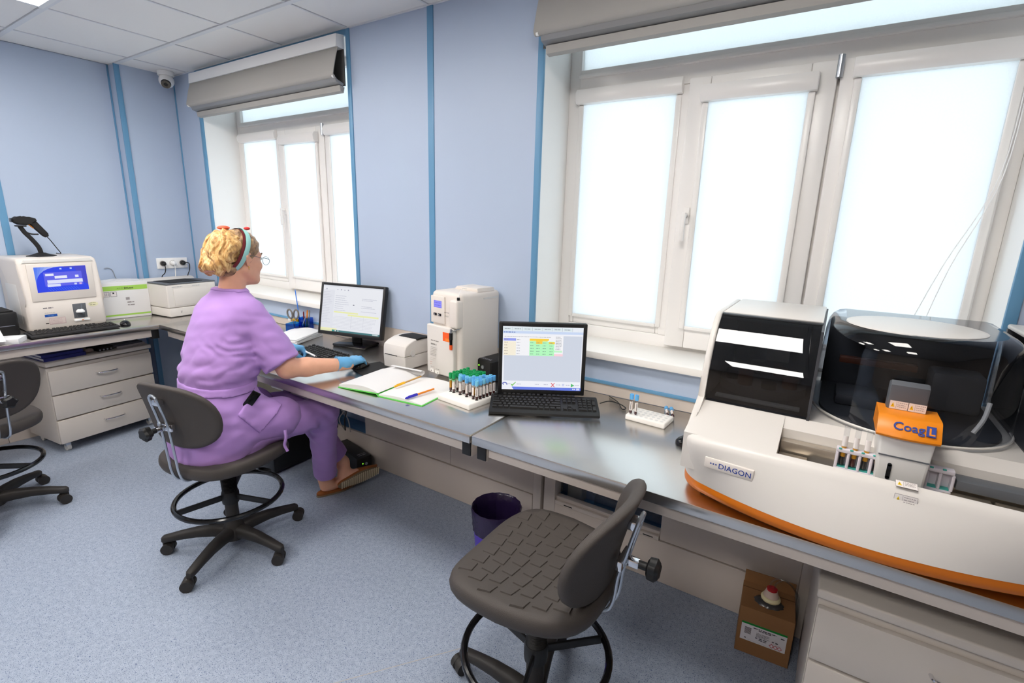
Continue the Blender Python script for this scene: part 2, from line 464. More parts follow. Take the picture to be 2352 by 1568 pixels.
# ------------------------------------------------------------------ windows
def window(n, a, desc):
    t = bpy.data.objects.new('window_%d' % n, None); COL.objects.link(t); t.location = (a, 0.25, 0); struct(t)
    t['label'] = desc
    w = 1.656
    def prt(name, boxes, m='upvc', bev=0.004):
        mb = MB()
        for q in boxes: mb.box(*q, bev)
        return mb.obj(name, m, t)
    # fixed frame
    fr = prt('window_frame', [(0.0, 0.060, -0.0, 0.07, 0.99, SZ1), (w-0.060, w, -0.0, 0.07, 0.99, SZ1),
                         (0.060, w-0.060, 0.0, 0.07, 0.99, 1.060), (0.060, w-0.060, 0.0, 0.07, 2.505, SZ1),
                         (0.060, w-0.060, -0.012, 0.07, 2.150, 2.262), (0.535, 0.610, -0.005, 0.07, 1.060, 2.150),
                         (1.085, 1.130, 0.0, 0.07, 1.060, 2.150)])
    MB().box(0.060, w-0.060, -0.03, 0.0, 2.225, 2.240, 0.003).obj('drip_ledge', 'upvc', t)
    # three lights: fixed, opening, opening
    def sash(x0, x1, z0, z1, gx0, gx1, gz0, gz1, yf):
        s = MB()
        s.box(x0, gx0, yf, yf+0.06, z0, z1, 0.006); s.box(gx1, x1, yf, yf+0.06, z0, z1, 0.006)
        s.box(gx0, gx1, yf, yf+0.06, z0, gz0, 0.006); s.box(gx0, gx1, yf, yf+0.06, gz1, z1, 0.006)
        so = s.obj('sash', 'upvc', t)
        MB().box(gx0-0.004, gx1+0.004, yf+0.045, yf+0.049, gz0-0.004, gz1+0.004).obj('glass', 'pane', so)
        return so
    sash(0.060, 0.535, 1.060, 2.150, 0.082, 0.518, 1.098, 2.130, 0.004)
    s2 = sash(0.575, 1.104, 1.020, 2.165, 0.662, 1.018, 1.112, 2.080, -0.030)
    sash(1.112, w-0.040, 1.020, 2.165, 1.180, 1.585, 1.112, 2.110, -0.030)
    MB().box(0.060, w-0.060, 0.048, 0.052, 2.262, 2.505).obj('glass', 'pane', fr)
    MB().box(0.060, w-0.060, 0.020, 0.026, 2.262, 2.505).obj('frosted_film', 'blind_fabric', fr)
    # handle on the opening sash, hinge cover between the sashes
    h = MB(); h.box(0.604, 0.632, -0.040, -0.030, 1.575, 1.645, 0.004); h.cyl((0.618, -0.040, 1.612), (0.618, -0.070, 1.612), 0.010)
    h.box(0.609, 0.627, -0.082, -0.066, 1.500, 1.622, 0.006); h.obj('handle', 'upvc', s2)
    for zz in (2.10,):
        MB().cyl((1.108, -0.042, zz), (1.108, -0.042, zz+0.075), 0.011).obj('hinge', 'zinc', t)
    return t
window(1, WIN[0][0], 'white three light plastic window behind the seated woman')
window(2, WIN[1][0], 'white three light plastic window above the analyser with the dark lid')
for n, (a, b) in enumerate(WIN):
    sl_ = MB(); sl_.prism([(a-0.03, -0.050), (b+0.03, -0.050), (b+0.03, -0.0), (b, 0.0), (b, 0.25), (a, 0.25), (a, 0.0), (a-0.03, 0.0)], 'z', 0.972, 1.004, 0.004)
    o = sl_.obj('window_sill', 'sill_white'); struct(o)
    tag(o, 'white window sill above the %s' % ('monitor and pen holder' if n == 0 else 'steel bench with the blue-framed splashback'), 'window sill')
    del o['category']

# small roller blinds fixed on each window light
def mini_blind(n, a, gx0, gx1, gz0, gz1, yf, which, chain=False):
    t = thing('roller_blind', 'white roller blind on the %s pane of the window %s' % (which, ('beside the woman', 'behind the dark lid')[n]),
              'roller blind', (a, 0.25, 0), 0, 'roller blinds on the window panes')
    c = MB(); pr = [(yf-0.001, gz1+0.050), (yf-0.034, gz1+0.046), (yf-0.046, gz1+0.026), (yf-0.044, gz1-0.004), (yf-0.034, gz1-0.016), (yf-0.001, gz1-0.018)]
    c.prism(pr, 'x', gx0-0.030, gx1+0.030, 0.004); c.obj('cassette', 'upvc', t)
    for x in (gx0-0.012, gx1+0.012):
        MB().box(x-0.012, x+0.012, yf-0.014, yf-0.0005, gz0-0.002, gz1-0.018, 0.004).obj('side_rail', 'upvc', t)
    MB().box(gx0, gx1, yf-0.008, yf-0.006, gz0+0.012, gz1).obj('fabric', 'blind_fabric', t)
    MB().box(gx0+0.001, gx1-0.001, yf-0.014, yf-0.002, gz0-0.004, gz0+0.012, 0.003).obj('bottom_bar', 'upvc', t)
    if chain:
        m_ = MB()
        for dx in (0.0, 0.020):
            m_.tube([(gx1+0.025-dx*0.3, yf-0.048, gz1+0.01), (gx1+0.02-dx*0.4, yf-0.052, 1.75), (gx1-0.060-dx, yf-0.055, 1.45), (gx1-0.105-dx*2, yf-0.055, 1.20)], 0.0016, 5, smooth=6)
        m_.obj('bead_chain', 'white_paint', t)
for n, (a, b) in enumerate(WIN):
    mini_blind(n, a, 0.082, 0.518, 1.098, 2.130, 0.004, 'fixed')
    mini_blind(n, a, 0.662, 1.018, 1.112, 2.080, -0.030, 'middle')
    mini_blind(n, a, 1.180, 1.585, 1.112, 2.110, -0.030, 'hinged', chain=(n == 1))

# large grey blackout blinds under the ceiling
def big_blind(n, a, b):
    t = thing('blackout_blind', 'large grey blackout blind rolled up under the ceiling above the %s' % ('seated woman' if n == 0 else 'large coagulation analyser window'),
              'roller blind', (0, 0, 0), 0, 'grey blackout blinds')
    xa, xb = a+0.008, b-0.008
    MB().prism([(-0.020, 2.552), (-0.075, 2.545), (-0.080, 2.480), (-0.020, 2.478)], 'x', xa, xb, 0.003).obj('fascia', 'white_paint', t)
    # hanging fold of fabric (thin sheet that swings out and returns to the rail)
    prof = [(-0.070, 2.480), (-0.088, 2.425), (-0.106, 2.355), (-0.110, 2.335), (-0.104, 2.322), (-0.090, 2.318)]
    th = 0.004; front = prof; back = [(y+th, z+0.001) for y, z in prof][::-1]
    MB().prism(front+back, 'x', xa-0.004, xb+0.002).obj('fabric', 'blind_grey', t, angle=60)
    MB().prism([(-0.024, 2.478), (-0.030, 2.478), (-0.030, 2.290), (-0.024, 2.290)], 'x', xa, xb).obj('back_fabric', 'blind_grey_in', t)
    r = MB(); r.prism([(-0.094, 2.322), (-0.086, 2.300), (-0.040, 2.286), (-0.030, 2.300)], 'x', xa+0.02, xb-0.004, 0.002)
    r.obj('rail', 'bar_grey', t)
    MB().prism([(-0.062, 2.288), (-0.058, 2.258), (-0.034, 2.252), (-0.026, 2.284)], 'x', xa+0.03, xb-0.006, 0.003).obj('bottom_bar', 'blind_grey', t)
    for x in (xa+0.01, xb-0.01):
        MB().cyl((x-0.004, -0.100, 2.325), (x+0.006, -0.100, 2.325), 0.008).obj('end_cap', 'white_paint', t)
for n, (a, b) in enumerate(WIN): big_blind(n, a, b)
# ------------------------------------------------------------------ benches
CT = 0.80
def worktop(t, x0, x1, y0, y1, m='steel'):
    w = MB(); w.box(x0, x1, y0, y1, CT-0.034, CT, 0.003); return w.obj('worktop', m, t)
def bench(name, label, x0, x1, yf, m='steel'):
    return thing(name, label, 'lab bench', (0, 0, 0))
# --- bench with the keyboard, book and small analyser
bA = bench('lab_bench', 'steel topped lab bench where the woman in purple works', 1.60, 3.466, -0.738)
worktop(bA, 1.60, 3.466, -0.738, -0.012)
MB().box(1.62, 3.415, -0.712, -0.672, 0.716, 0.766, 0.003).obj('front_rail', 'bench_beige', bA)
MB().box(1.62, 3.415, -0.090, -0.050, 0.716, 0.766, 0.003).obj('back_rail', 'bench_beige', bA)
def crossbar(t, x0, x1):
    c = MB().box(x0, x1, -0.716, -0.060, 0.704, 0.765, 0.003).obj('cross_bar', 'bench_beige', t)
    MB().box(x0+0.003, x1-0.003, -0.722, -0.715, 0.707, 0.762, 0.002).obj('end_cap', 'black_plastic', c)
crossbar(bA, 3.416, 3.462); crossbar(bA, 1.64, 1.686)
def post(t, x0, x1): MB().box(x0, x1, -0.075, -0.010, 0.0, 0.765, 0.003).obj('leg', 'bench_beige', t)
post(bA, 3.366, 3.412); post(bA, 1.64, 1.70)
# panels of the service duct behind the benches
def dpanel(t, x0, x1, z0, z1, y=-0.070): MB().box(x0+0.001, x1-0.001, y, y+0.016, z0+0.001, z1-0.001, 0.0015, 1).obj('duct_panel', 'bench_panel', t)
dpanel(bA, 2.100, 2.815, 0.205, 0.716); dpanel(bA, 2.815, 3.366, 0.205, 0.716)
dpanel(bA, 1.70, 3.366, 0.0, 0.203, -0.076)
# --- bench under the big analyser
bB = bench('lab_bench', 'steel topped lab bench carrying the large coagulation analyser', 3.476, 6.2, -0.738)
worktop(bB, 3.476, 6.20, -0.738, -0.012)
MB().box(3.534, 6.18, -0.712, -0.672, 0.720, 0.766, 0.003).obj('front_rail', 'bench_beige', bB)
MB().box(3.534, 6.18, -0.090, -0.050, 0.720, 0.766, 0.003).obj('back_rail', 'bench_beige', bB)
crossbar(bB, 3.486, 3.532)
post(bB, 3.430, 3.492); post(bB, 4.560, 4.606)
dpanel(bB, 4.018, 4.560, 0.205, 0.720); dpanel(bB, 3.492, 4.560, 0.0, 0.203, -0.076)
k = MB(); k.box(3.494, 4.016, -0.076, -0.030, 0.203, 0.222, 0.002); k.box(3.494, 4.016, -0.062, -0.030, 0.222, 0.240, 0.002)
k.obj('duct_ledge', 'bench_beige', bB)
for x in (3.545, 3.945): MB().box(x, x+0.045, -0.0775, -0.074, 0.2085, 0.2125).obj('slot', 'dark_gap', bB)
dpanel(bB, 4.606, 6.15, 0.0, 0.72)
# --- benches by the left wall
bC = bench('lab_bench', 'steel topped lab bench along the left wall under the blood analyser', 0, 0, 0)
worktop(bC, X0+0.005, 0.570, -2.30, -0.012, 'steel_y')
MB().box(0.505, 0.545, -2.28, -0.60, 0.714, 0.766, 0.003).obj('front_rail', 'bench_beige', bC)
MB().box(0.50, 0.55, -0.60, -0.555, 0.700, 0.765, 0.003).obj('cross_bar', 'black_plastic', bC)
MB().box(-0.08, 0.06, -2.26, -2.20, 0.0, 0.765, 0.003).obj('leg', 'bench_beige', bC)
MB().box(-0.08, -0.02, -0.66, -0.60, 0.0, 0.765, 0.003).obj('leg', 'bench_beige', bC)
MB().box(-0.088, -0.072, -2.28, -1.30, 0.0, 0.70, 0.002).obj('duct_panel', 'bench_panel', bC)
MB().box(-0.088, -0.072, -1.298, -0.67, 0.0, 0.70, 0.002).obj('duct_panel', 'bench_panel', bC)
bD = bench('lab_bench', 'short narrow steel topped bench filling the corner behind the woman', 0, 0, 0)
worktop(bD, 0.574, 1.596, -0.555, -0.012)
MB().box(0.62, 1.58, -0.530, -0.490, 0.716, 0.766, 0.003).obj('front_rail', 'bench_beige', bD)
for x in (0.60, 1.54): MB().box(x, x+0.04, -0.075, -0.012, 0.0, 0.766, 0.003).obj('leg', 'bench_beige', bD)
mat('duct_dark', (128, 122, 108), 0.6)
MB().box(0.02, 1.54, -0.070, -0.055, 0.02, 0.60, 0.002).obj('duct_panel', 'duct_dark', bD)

# ------------------------------------------------------------------ drawer cabinets
def cabinet(label, loc, rotz, w, d, z0, z1, casters=True):
    # front faces local -Y, origin at front-left floor corner
    t = thing('drawer_cabinet', label, 'cabinet', loc, rotz)
    top = 0.028
    MB().box(0.0, w, 0.020, d, z0, z1-top-0.012, 0.002).obj('body', 'cabinet_beige', t)
    MB().box(-0.006, w+0.006, -0.004, d+0.005, z1-top, z1, 0.006, 3).obj('top_board', 'cabinet_beige', t)
    hs = (z1-top-0.024-z0)/3.0
    for i in range(3):
        a = z0+i*hs+0.003; b = z0+(i+1)*hs-0.006
        dr = MB().box(0.002, w-0.002, 0.0, 0.0195, a, b, 0.004, 2).obj('drawer', 'cabinet_beige', t)
        h = MB(); zc = (a+b)/2+0.012; xc = w*0.52; hw = 0.062
        h.tube([(xc-hw, 0.003, zc), (xc-hw+0.006, -0.016, zc), (xc-hw*0.5, -0.024, zc), (xc, -0.026, zc), (xc+hw*0.5, -0.024, zc), (xc+hw-0.006, -0.016, zc), (xc+hw, 0.003, zc)], 0.0048, 8, smooth=4)
        h.obj('handle', 'chrome', dr)
    if casters:
        for (x, y) in ((0.05, 0.05), (w-0.05, 0.05), (0.05, d-0.05), (w-0.05, d-0.05)):
            c = MB(); c.box(x-0.020, x+0.020, y-0.020, y+0.020, z0-0.006, z0, 0.002); c.box(x-0.014, x+0.014, y-0.012, y+0.02, 0.030, z0-0.005, 0.004)
            co = c.obj('caster', 'zinc', t)
            MB().cyl((x-0.011, y+0.006, 0.024), (x+0.011, y+0.006, 0.024), 0.024, n=16).obj('wheel', 'device_grey', co)
    return t
cabinet('beige three drawer cabinet on casters under the left wall bench', (0.425, -1.150, 0), math.radians(97.0), 0.605, 0.42, 0.066, 0.622)
cabinet('beige three drawer cabinet under the large coagulation analyser bench', (4.590, -0.660, 0), 0.0, 0.60, 0.50, 0.060, 0.632)
# ------------------------------------------------------------------ lab stools (local +Y = forward, back rest on -Y)
def seat_outline(a):
    # polar radius of the seat, wider towards the front
    c, s = math.cos(a), math.sin(a)
    n = 3.4
    hw = 0.244 - 0.030*max(0.0, -s); hd = 0.225 if s > 0 else 0.222
    return (abs(c/hw)**n + abs(s/hd)**n)**(-1.0/n)
def seat_h(x, y):
    return 0.016*((x/0.22)**2) + 0.012*max(0.0, -y/0.22)**2 - 0.020*max(0.0, (y-0.10)/0.12)**2
def build_stool(name, label, loc, rotz, seat_z, base_rot, group=None, pads=False, spoke_rot=0.0, back_dz=0.0):
    t = thing(name, label, 'stool', loc, rotz, group)
    B = Matrix.Rotation(base_rot-rotz, 4, 'Z')
    # five-star base
    hub = MB(); hub.lathe([(0.0, 0.045), (0.050, 0.050), (0.056, 0.075), (0.050, 0.105), (0.036, 0.125), (0.034, 0.150), (0.0, 0.150)], n=24); hub.obj('hub', 'stool_black', t)
    for k in range(5):
        R = B @ Matrix.Rotation(2*PI*k/5, 4, 'Z')
        a = MB(); rows = []
        for r, z, w, h in ((0.030, 0.085, 0.030, 0.030), (0.09, 0.092, 0.026, 0.028), (0.16, 0.092, 0.023, 0.024), (0.23, 0.084, 0.021, 0.020), (0.275, 0.076, 0.020, 0.018), (0.300, 0.072, 0.018, 0.018), (0.310, 0.070, 0.011, 0.013)):
            rows.append([(r, w*math.copysign(abs(math.cos(q))**0.7, math.cos(q)), z+h*math.copysign(abs(math.sin(q))**0.7, math.sin(q))) for q in [2*PI*i/14 for i in range(14)]])
        a.grid(rows, close_v=True, cap=True); a.xf(R); ao = a.obj('base_arm', 'stool_black', t)
        c = MB(); ang = (k*1.9+0.6)
        L = R @ T(0.300, 0, 0) @ Matrix.Rotation(ang, 4, 'Z') @ T(-0.012, 0, 0)
        c.cyl((0.012, 0, 0.036), (0.012, 0, 0.066), 0.010, n=10)
        for s in (-1, 1): c.cyl((0, s*0.006, 0.026), (0, s*0.026, 0.026), 0.026, n=18)
        c.sphere((0, 0, 0.030), 0.024, 12, 8, (1, 1.0, 1))
        c.xf(L); c.obj('caster', 'stool_black', ao)
    # column, bellows
    MB().cyl((0, 0, 0.14), (0, 0, 0.30), 0.0285, n=20).obj('column', 'stool_black', t)
    prof = [(0.0, 0.29)]; z = 0.29; ztop = seat_z-0.085; n = 22
    for i in range(n):
        f = i/(n-1); r = 0.031+0.006*f; zz = 0.29+(ztop-0.29)*i/n; dz = (ztop-0.29)/n
        prof += [(r-0.0025, zz), (r+0.0015, zz+dz*0.5)]
    prof += [(0.036, ztop), (0.0, ztop)]
    MB().lathe(prof, n=24).obj('bellows', 'black_plastic', t, angle=60)
    # foot ring
    FZ = 0.272; ring = MB()
    ring.tube([(0.224*math.cos(2*PI*i/48), 0.224*math.sin(2*PI*i/48), FZ) for i in range(48)], 0.0115, 10, closed=True)
    fr = ring.obj('foot_ring', 'black_gloss', t)
    for k in range(3):
        s = MB(); s.box(0.028, 0.218, -0.005, 0.005, FZ-0.018, FZ+0.010, 0.003); s.xf(Matrix.Rotation(2*PI*k/3+spoke_rot-rotz, 4, 'Z')); s.obj('spoke', 'black_plastic', fr)
    clamp = MB(); clamp.lathe([(0.0, 0.235), (0.036, 0.235), (0.038, 0.255), (0.038, 0.285), (0.034, 0.295), (0, 0.295)], n=20); clamp.obj('ring_clamp', 'black_plastic', fr)
    # mechanism and lever
    MB().box(-0.075, 0.075, -0.13, 0.07, seat_z-0.092, seat_z-0.066, 0.008).obj('seat_plate', 'black_plastic', t)
    lv = MB(); lv.tube([(0.06, 0.0, seat_z-0.08), (0.13, 0.01, seat_z-0.084), (0.19, 0.02, seat_z-0.095)], 0.005, 8, smooth=3)
    lv.box(0.18, 0.235, 0.008, 0.034, seat_z-0.104, seat_z-0.092, 0.005); lv.obj('lever', 'black_plastic', t)
    # seat
    NR, NA = 9, 56
    rows = []
    top = []
    for i in range(NR+1):
        f = (i/NR)**0.8
        row = []
        for j in range(NA):
            a = 2*PI*j/NA; R_ = seat_outline(a)*0.955*f; x, y = R_*math.cos(a), R_*math.sin(a)
            row.append((x, y, seat_z - 0.018 + seat_h(x, y) - 0.004*max(0, f-0.86)/0.14))
        top.append(row)
    rim = []
    for (sc, dz) in ((0.985, -0.012), (1.0, -0.026), (0.995, -0.042), (0.97, -0.056), (0.90, -0.064), (0.5, -0.068), (0.05, -0.068)):
        row = []
        for j in range(NA):
            a = 2*PI*j/NA; R_ = seat_outline(a)*sc; x, y = R_*math.cos(a), R_*math.sin(a)
            xs_, ys_ = seat_outline(a)*0.955*math.cos(a), seat_outline(a)*0.955*math.sin(a)
            row.append((x, y, seat_z-0.018+seat_h(xs_, ys_)*(1 if sc > 0.8 else 0.3)+dz))
        rim.append(row)
    top[0] = [(0.0008*math.cos(2*PI*j/NA), 0.0008*math.sin(2*PI*j/NA), seat_z-0.018) for j in range(NA)]
    s = MB(); s.grid(top+rim, close_v=True, cap=True); so = s.obj('seat', 'pu_foam', t, angle=70)
    if pads:
        p = MB(); rr = random.Random(3)
        for iu in range(-4, 5):
            for iv in range(-4, 5):
                cx = iu*0.051 + (0.012 if iv % 2 else -0.012); cy = iv*0.051 + 0.006*math.sin(iu*1.3)
                a = math.atan2(cy, cx)
                if math.hypot(cx, cy) > seat_outline(a)*0.86: continue
                skew = 0.30*math.sin(cx*9+cy*3); hw = 0.0200
                quad = []
                for (qx, qy) in ((-1, -1), (1, -1), (1, 1), (-1, 1)):
                    x = cx + hw*qx*(1+0.16*qy*math.sin(iu)) + skew*hw*qy*0.5; y = cy + hw*qy*(1+0.16*qx*math.cos(iv))
                    quad.append((x, y))
                def zz(x, y): return seat_z-0.018+seat_h(x, y)
                lo = [p.bm.verts.new((x, y, zz(x, y)-0.002)) for x, y in quad]
                hi = [p.bm.verts.new((cx+(x-cx)*0.90, cy+(y-cy)*0.90, zz(x, y)+0.0030)) for x, y in quad]
                p.bm.faces.new(hi)
                for q in range(4): p.bm.faces.new((lo[q], lo[(q+1) % 4], hi[(q+1) % 4], hi[q]))
        p.obj('embossed_pads', 'pu_foam', so, smooth=False)
    # back rest: curved padded plate
    BW, BH, RC = 0.222, 0.150, 0.40
    bz = seat_z+0.172+back_dz; by = -0.222
    def bpt(u, v, off):     # u across, v up, off along normal (towards the back)
        a = u/RC; tilt = 0.24
        x = (RC+off)*math.sin(a); y = by - (RC+off)*math.cos(a) + RC - 0.0
        y = by - ((RC+off)*math.cos(a)-RC) * -1 if False else by + (RC-(RC+off)*math.cos(a))
        return (x, y - tilt*v - 0.25*v*v, bz+v)
    NA = 48
    def ell(a):
        c, s_ = math.cos(a), math.sin(a); n = 2.5
        hh = BH*(1.0 if s_ > 0 else 0.98)
        return (abs(c/BW)**n + abs(s_/hh)**n)**(-1.0/n)
    rows = []
    def ringrow(sc, off):
        return [bpt(ell(2*PI*j/NA)*sc*math.cos(2*PI*j/NA)*(1.0-0.10*max(0, -math.sin(2*PI*j/NA))), ell(2*PI*j/NA)*sc*math.sin(2*PI*j/NA), off) for j in range(NA)]
    for sc, off in ((0.004, -0.014), (0.3, -0.014), (0.6, -0.015), (0.82, -0.017), (0.93, -0.015), (0.985, -0.008), (1.0, 0.002), (0.99, 0.012), (0.95, 0.018), (0.88, 0.017), (0.6, 0.015), (0.3, 0.014), (0.004, 0.014)):
        rows.append(ringrow(sc, off))
    b = MB(); b.grid(rows, close_v=True, cap=True)
    bo = b.obj('backrest', 'pu_foam', t, angle=70)
    # rods: one bent loop of bright tube, clamp and black star knob
    rd = MB(); yb = by-0.030; bd = back_dz
    left = [(-0.022, -0.06, seat_z-0.078), (-0.022, -0.16, seat_z-0.082), (-0.022, -0.215, seat_z-0.070), (-0.022, -0.236, seat_z-0.03), (-0.022, -0.244, seat_z+0.05), (-0.022, yb-0.004, seat_z+bd+0.14), (-0.021, yb-0.030, seat_z+bd+0.255), (-0.014, yb-0.035, seat_z+bd+0.276)]
    pts = left + [(0.0, yb-0.036, seat_z+bd+0.282)] + [(-x, y, z) for x, y, z in left[::-1]]
    rd.tube(pts, 0.0056, 8, smooth=4); rd.obj('support_rod', 'zinc', t)
    cb = MB(); cb.box(-0.040, 0.040, yb-0.005, yb+0.012, seat_z+bd+0.120, seat_z+bd+0.150, 0.003); cb.box(-0.012, 0.012, yb-0.040, yb, seat_z+bd+0.125, seat_z+bd+0.147, 0.004)
    cb.obj('clamp', 'chrome', t)
    MB().box(-0.020, 0.020, yb-0.030, yb-0.004, seat_z+bd+0.236, seat_z+bd+0.262, 0.003).obj('clip', 'chrome', t)
    kn = MB(); kn.cyl((0, yb-0.036, seat_z+bd+0.136), (0, yb-0.062, seat_z+bd+0.136), 0.011, n=12)
    rows = []
    for yy, rr_ in ((yb-0.060, 0.016), (yb-0.066, 0.026), (yb-0.084, 0.028), (yb-0.092, 0.020)):
        rows.append([(rr_*(1+0.12*math.cos(5*a))*math.cos(a), yy, seat_z+bd+0.136+rr_*(1+0.12*math.cos(5*a))*math.sin(a)) for a in [2*PI*i/40 for i in range(40)]])
    kn.grid(rows, close_v=True, cap=True); kn.obj('knob', 'black_plastic', t)
    return t
D2R = math.radians
# facing angle f (direction of +Y local) -> rotz = f - 90 deg
build_stool('lab_stool', 'black swivel lab stool the woman is sitting on', (2.25, -1.01, 0), D2R(103-90), 0.530, D2R(10), pads=False, spoke_rot=D2R(20), back_dz=0.048)
build_stool('lab_stool', 'empty black lab stool with a patterned seat beside the purple waste bin', (3.890, -0.940, 0), D2R(181-90), 0.605, D2R(33), pads=True, spoke_rot=D2R(165), back_dz=-0.042)
build_stool('lab_stool', 'empty black lab stool by the left wall bench and drawer cabinet', (0.98, -1.585, 0), D2R(195-90), 0.530, D2R(58), pads=False, spoke_rot=D2R(40))

# ------------------------------------------------------------------ waste bin
mat('bin_purple', (86, 58, 190), 0.35); mat('bin_bag', (46, 32, 70), 0.22, bump=0.9, bscale=55)
wbn = thing('waste_bin', 'purple plastic waste bin lined with a dark bag', 'waste bin', (3.345, -0.372, 0))
MB().lathe([(0.0, 0.004), (0.088, 0.004), (0.092, 0.0), (0.112, 0.270), (0.114, 0.276), (0.110, 0.276), (0.106, 0.268), (0.088, 0.012), (0.0, 0.012)], n=40).obj('bucket', 'bin_purple', wbn)
bag = []
rr = random.Random(5)
for (r, z, j) in ((0.1075, 0.170, 0.0028), (0.1105, 0.195, 0.0026), (0.1125, 0.225, 0.002), (0.1150, 0.255, 0.002), (0.1170, 0.278, 0.0015), (0.1140, 0.286, 0.0015), (0.106, 0.279, 0.0015), (0.097, 0.23, 0.003), (0.088, 0.14, 0.004), (0.074, 0.05, 0.004), (0.05, 0.022, 0.004), (0.004, 0.02, 0.0)):
    bag.append([((r+j*(math.sin(a*17+z*60)+rr.uniform(-.6, .6)))*math.cos(a), (r+j*(math.sin(a*17+z*60)+rr.uniform(-.6, .6)))*math.sin(a), z+(rr.uniform(-.004, .004) if z < 0.18 and r > 0.1 else 0)) for a in [2*PI*i/64 for i in range(64)]])
MB().grid(bag, close_v=True).obj('bin_bag', 'bin_bag', wbn, angle=80)

# ------------------------------------------------------------------ carton with a reagent canister under the right bench
mat('cardboard', (146, 104, 66), 0.85, bump=0.25, bscale=40, vary=0.06, vscale=14); mat('cardboard_edge', (104, 70, 40), 0.9)
ctn = thing('reagent_carton', 'brown cardboard carton with a canister neck and hoses, under the bench', 'carton', (4.386, -0.272, 0), D2R(4.5))
w_, d_, h_ = 0.180, 0.160, 0.196
MB().box(0, w_, 0, d_, 0, h_, 0.0015, 1).obj('box', 'cardboard', ctn)
MB().box(0.002, w_-0.002, d_-0.004, d_, h_-0.002, h_+0.05, 0.001, 1).obj('rear_flap', 'cardboard', ctn)
MB().box(0.002, w_-0.002, 0.118, 0.121, h_-0.001, h_+0.0012).obj('flap_gap', 'cardboard_edge', ctn)
mat('foil_grey', (86, 84, 84), 0.25, metal=0.6, bump=1.0, bscale=60)
bgp = []
for (f, z) in ((1.0, 0.0005), (0.9, 0.006), (0.7, 0.012), (0.4, 0.012), (0.02, 0.01)):
    bgp.append([(0.092+f*0.050*(1+0.05*math.sin(a*13))*math.cos(a), 0.066+f*0.036*(1+0.05*math.sin(a*11))*math.sin(a), h_+z+0.003*math.sin(a*7)*(1-f)) for a in [2*PI*i/40 for i in range(40)]])
MB().grid(bgp, close_v=True).obj('liner_bag', 'foil_grey', ctn, angle=80)
mat('cap_cream', (226, 214, 170), 0.5); mat('cap_pink', (206, 184, 170), 0.5); mat('cap_red', (176, 26, 34), 0.4)
MB().lathe([(0.0, 0.012), (0.033, 0.012), (0.034, 0.018), (0.031, 0.024), (0.028, 0.026), (0, 0.026)], (0.096, 0.076, h_), 24).obj('collar', 'cap_cream', ctn)
MB().lathe([(0.0, 0.026), (0.027, 0.026), (0.019, 0.050), (0, 0.050)], (0.096, 0.078, h_), 24).obj('neck', 'cap_pink', ctn)
MB().lathe([(0.0, 0.050), (0.018, 0.050), (0.018, 0.056), (0, 0.057)], (0.096, 0.078, h_), 20).obj('cap', 'cap_red', ctn)
hs = MB()
for dx in (-0.007, 0.009):
    hs.tube([(0.096+dx, 0.078, h_+0.056), (0.098+dx, 0.082, h_+0.080), (0.120+dx, 0.088, h_+0.096), (0.152, 0.088, h_+0.088), (0.180+dx*0.3, 0.084, h_+0.050), (0.186+dx*0.3, 0.082, h_-0.02), (0.187+dx*0.3, 0.08, 0.08), (0.188+dx*0.3, 0.078, 0.004)], 0.0034, 8, smooth=5)
hs.obj('hose', 'clear_plastic', ctn)
it = [(0.0, 0.0, 0.150, 0.078, (226, 222, 224)), (0.0, 0.070, 0.150, 0.078, (0, 130, 40))]
for i in range(7): it.append((0.012, 0.030+i*0.0042, 0.034, 0.0325+i*0.0042, (80+8*(i % 3), 76, 78)))
it += text_lines(0.04, 0.12, [0.061], 0.0034, (60, 50, 66), 0.05, 2) + text_lines(0.058, 0.10, [0.056], 0.003, (60, 50, 66), 0.05, 3)
it += text_lines(0.052, 0.098, [0.046, 0.042, 0.038, 0.034], 0.0018, (110, 104, 110), 0.3, 4) + text_lines(0.062, 0.092, [0.027, 0.021], 0.0032, (70, 66, 72), 0.2, 5)
it += [(0.050, 0.026, 0.057, 0.031, (120, 116, 120)), (0.104, 0.034, 0.111, 0.038, (70, 66, 70)), (0.116, 0.033, 0.124, 0.038, (70, 66, 70)), (0.130, 0.060, 0.142, 0.064, (60, 56, 60)), (0.014, 0.014, 0.020, 0.018, (20, 20, 20)), (0.02, 0.0105, 0.13, 0.0110, (170, 168, 170))]
for cx in (0.105, 0.118, 0.131):
    r = 0.0085
    it += [('p', [(cx, 0.018-r), (cx+r, 0.018), (cx, 0.018+r), (cx-r, 0.018)], (190, 60, 66)), ('p', [(cx, 0.018-r*0.7), (cx+r*0.7, 0.018), (cx, 0.018+r*0.7), (cx-r*0.7, 0.018)], (228, 222, 224))]
printed('label_sheet', it, T(0.013, -0.0006, 0.058), ctn)

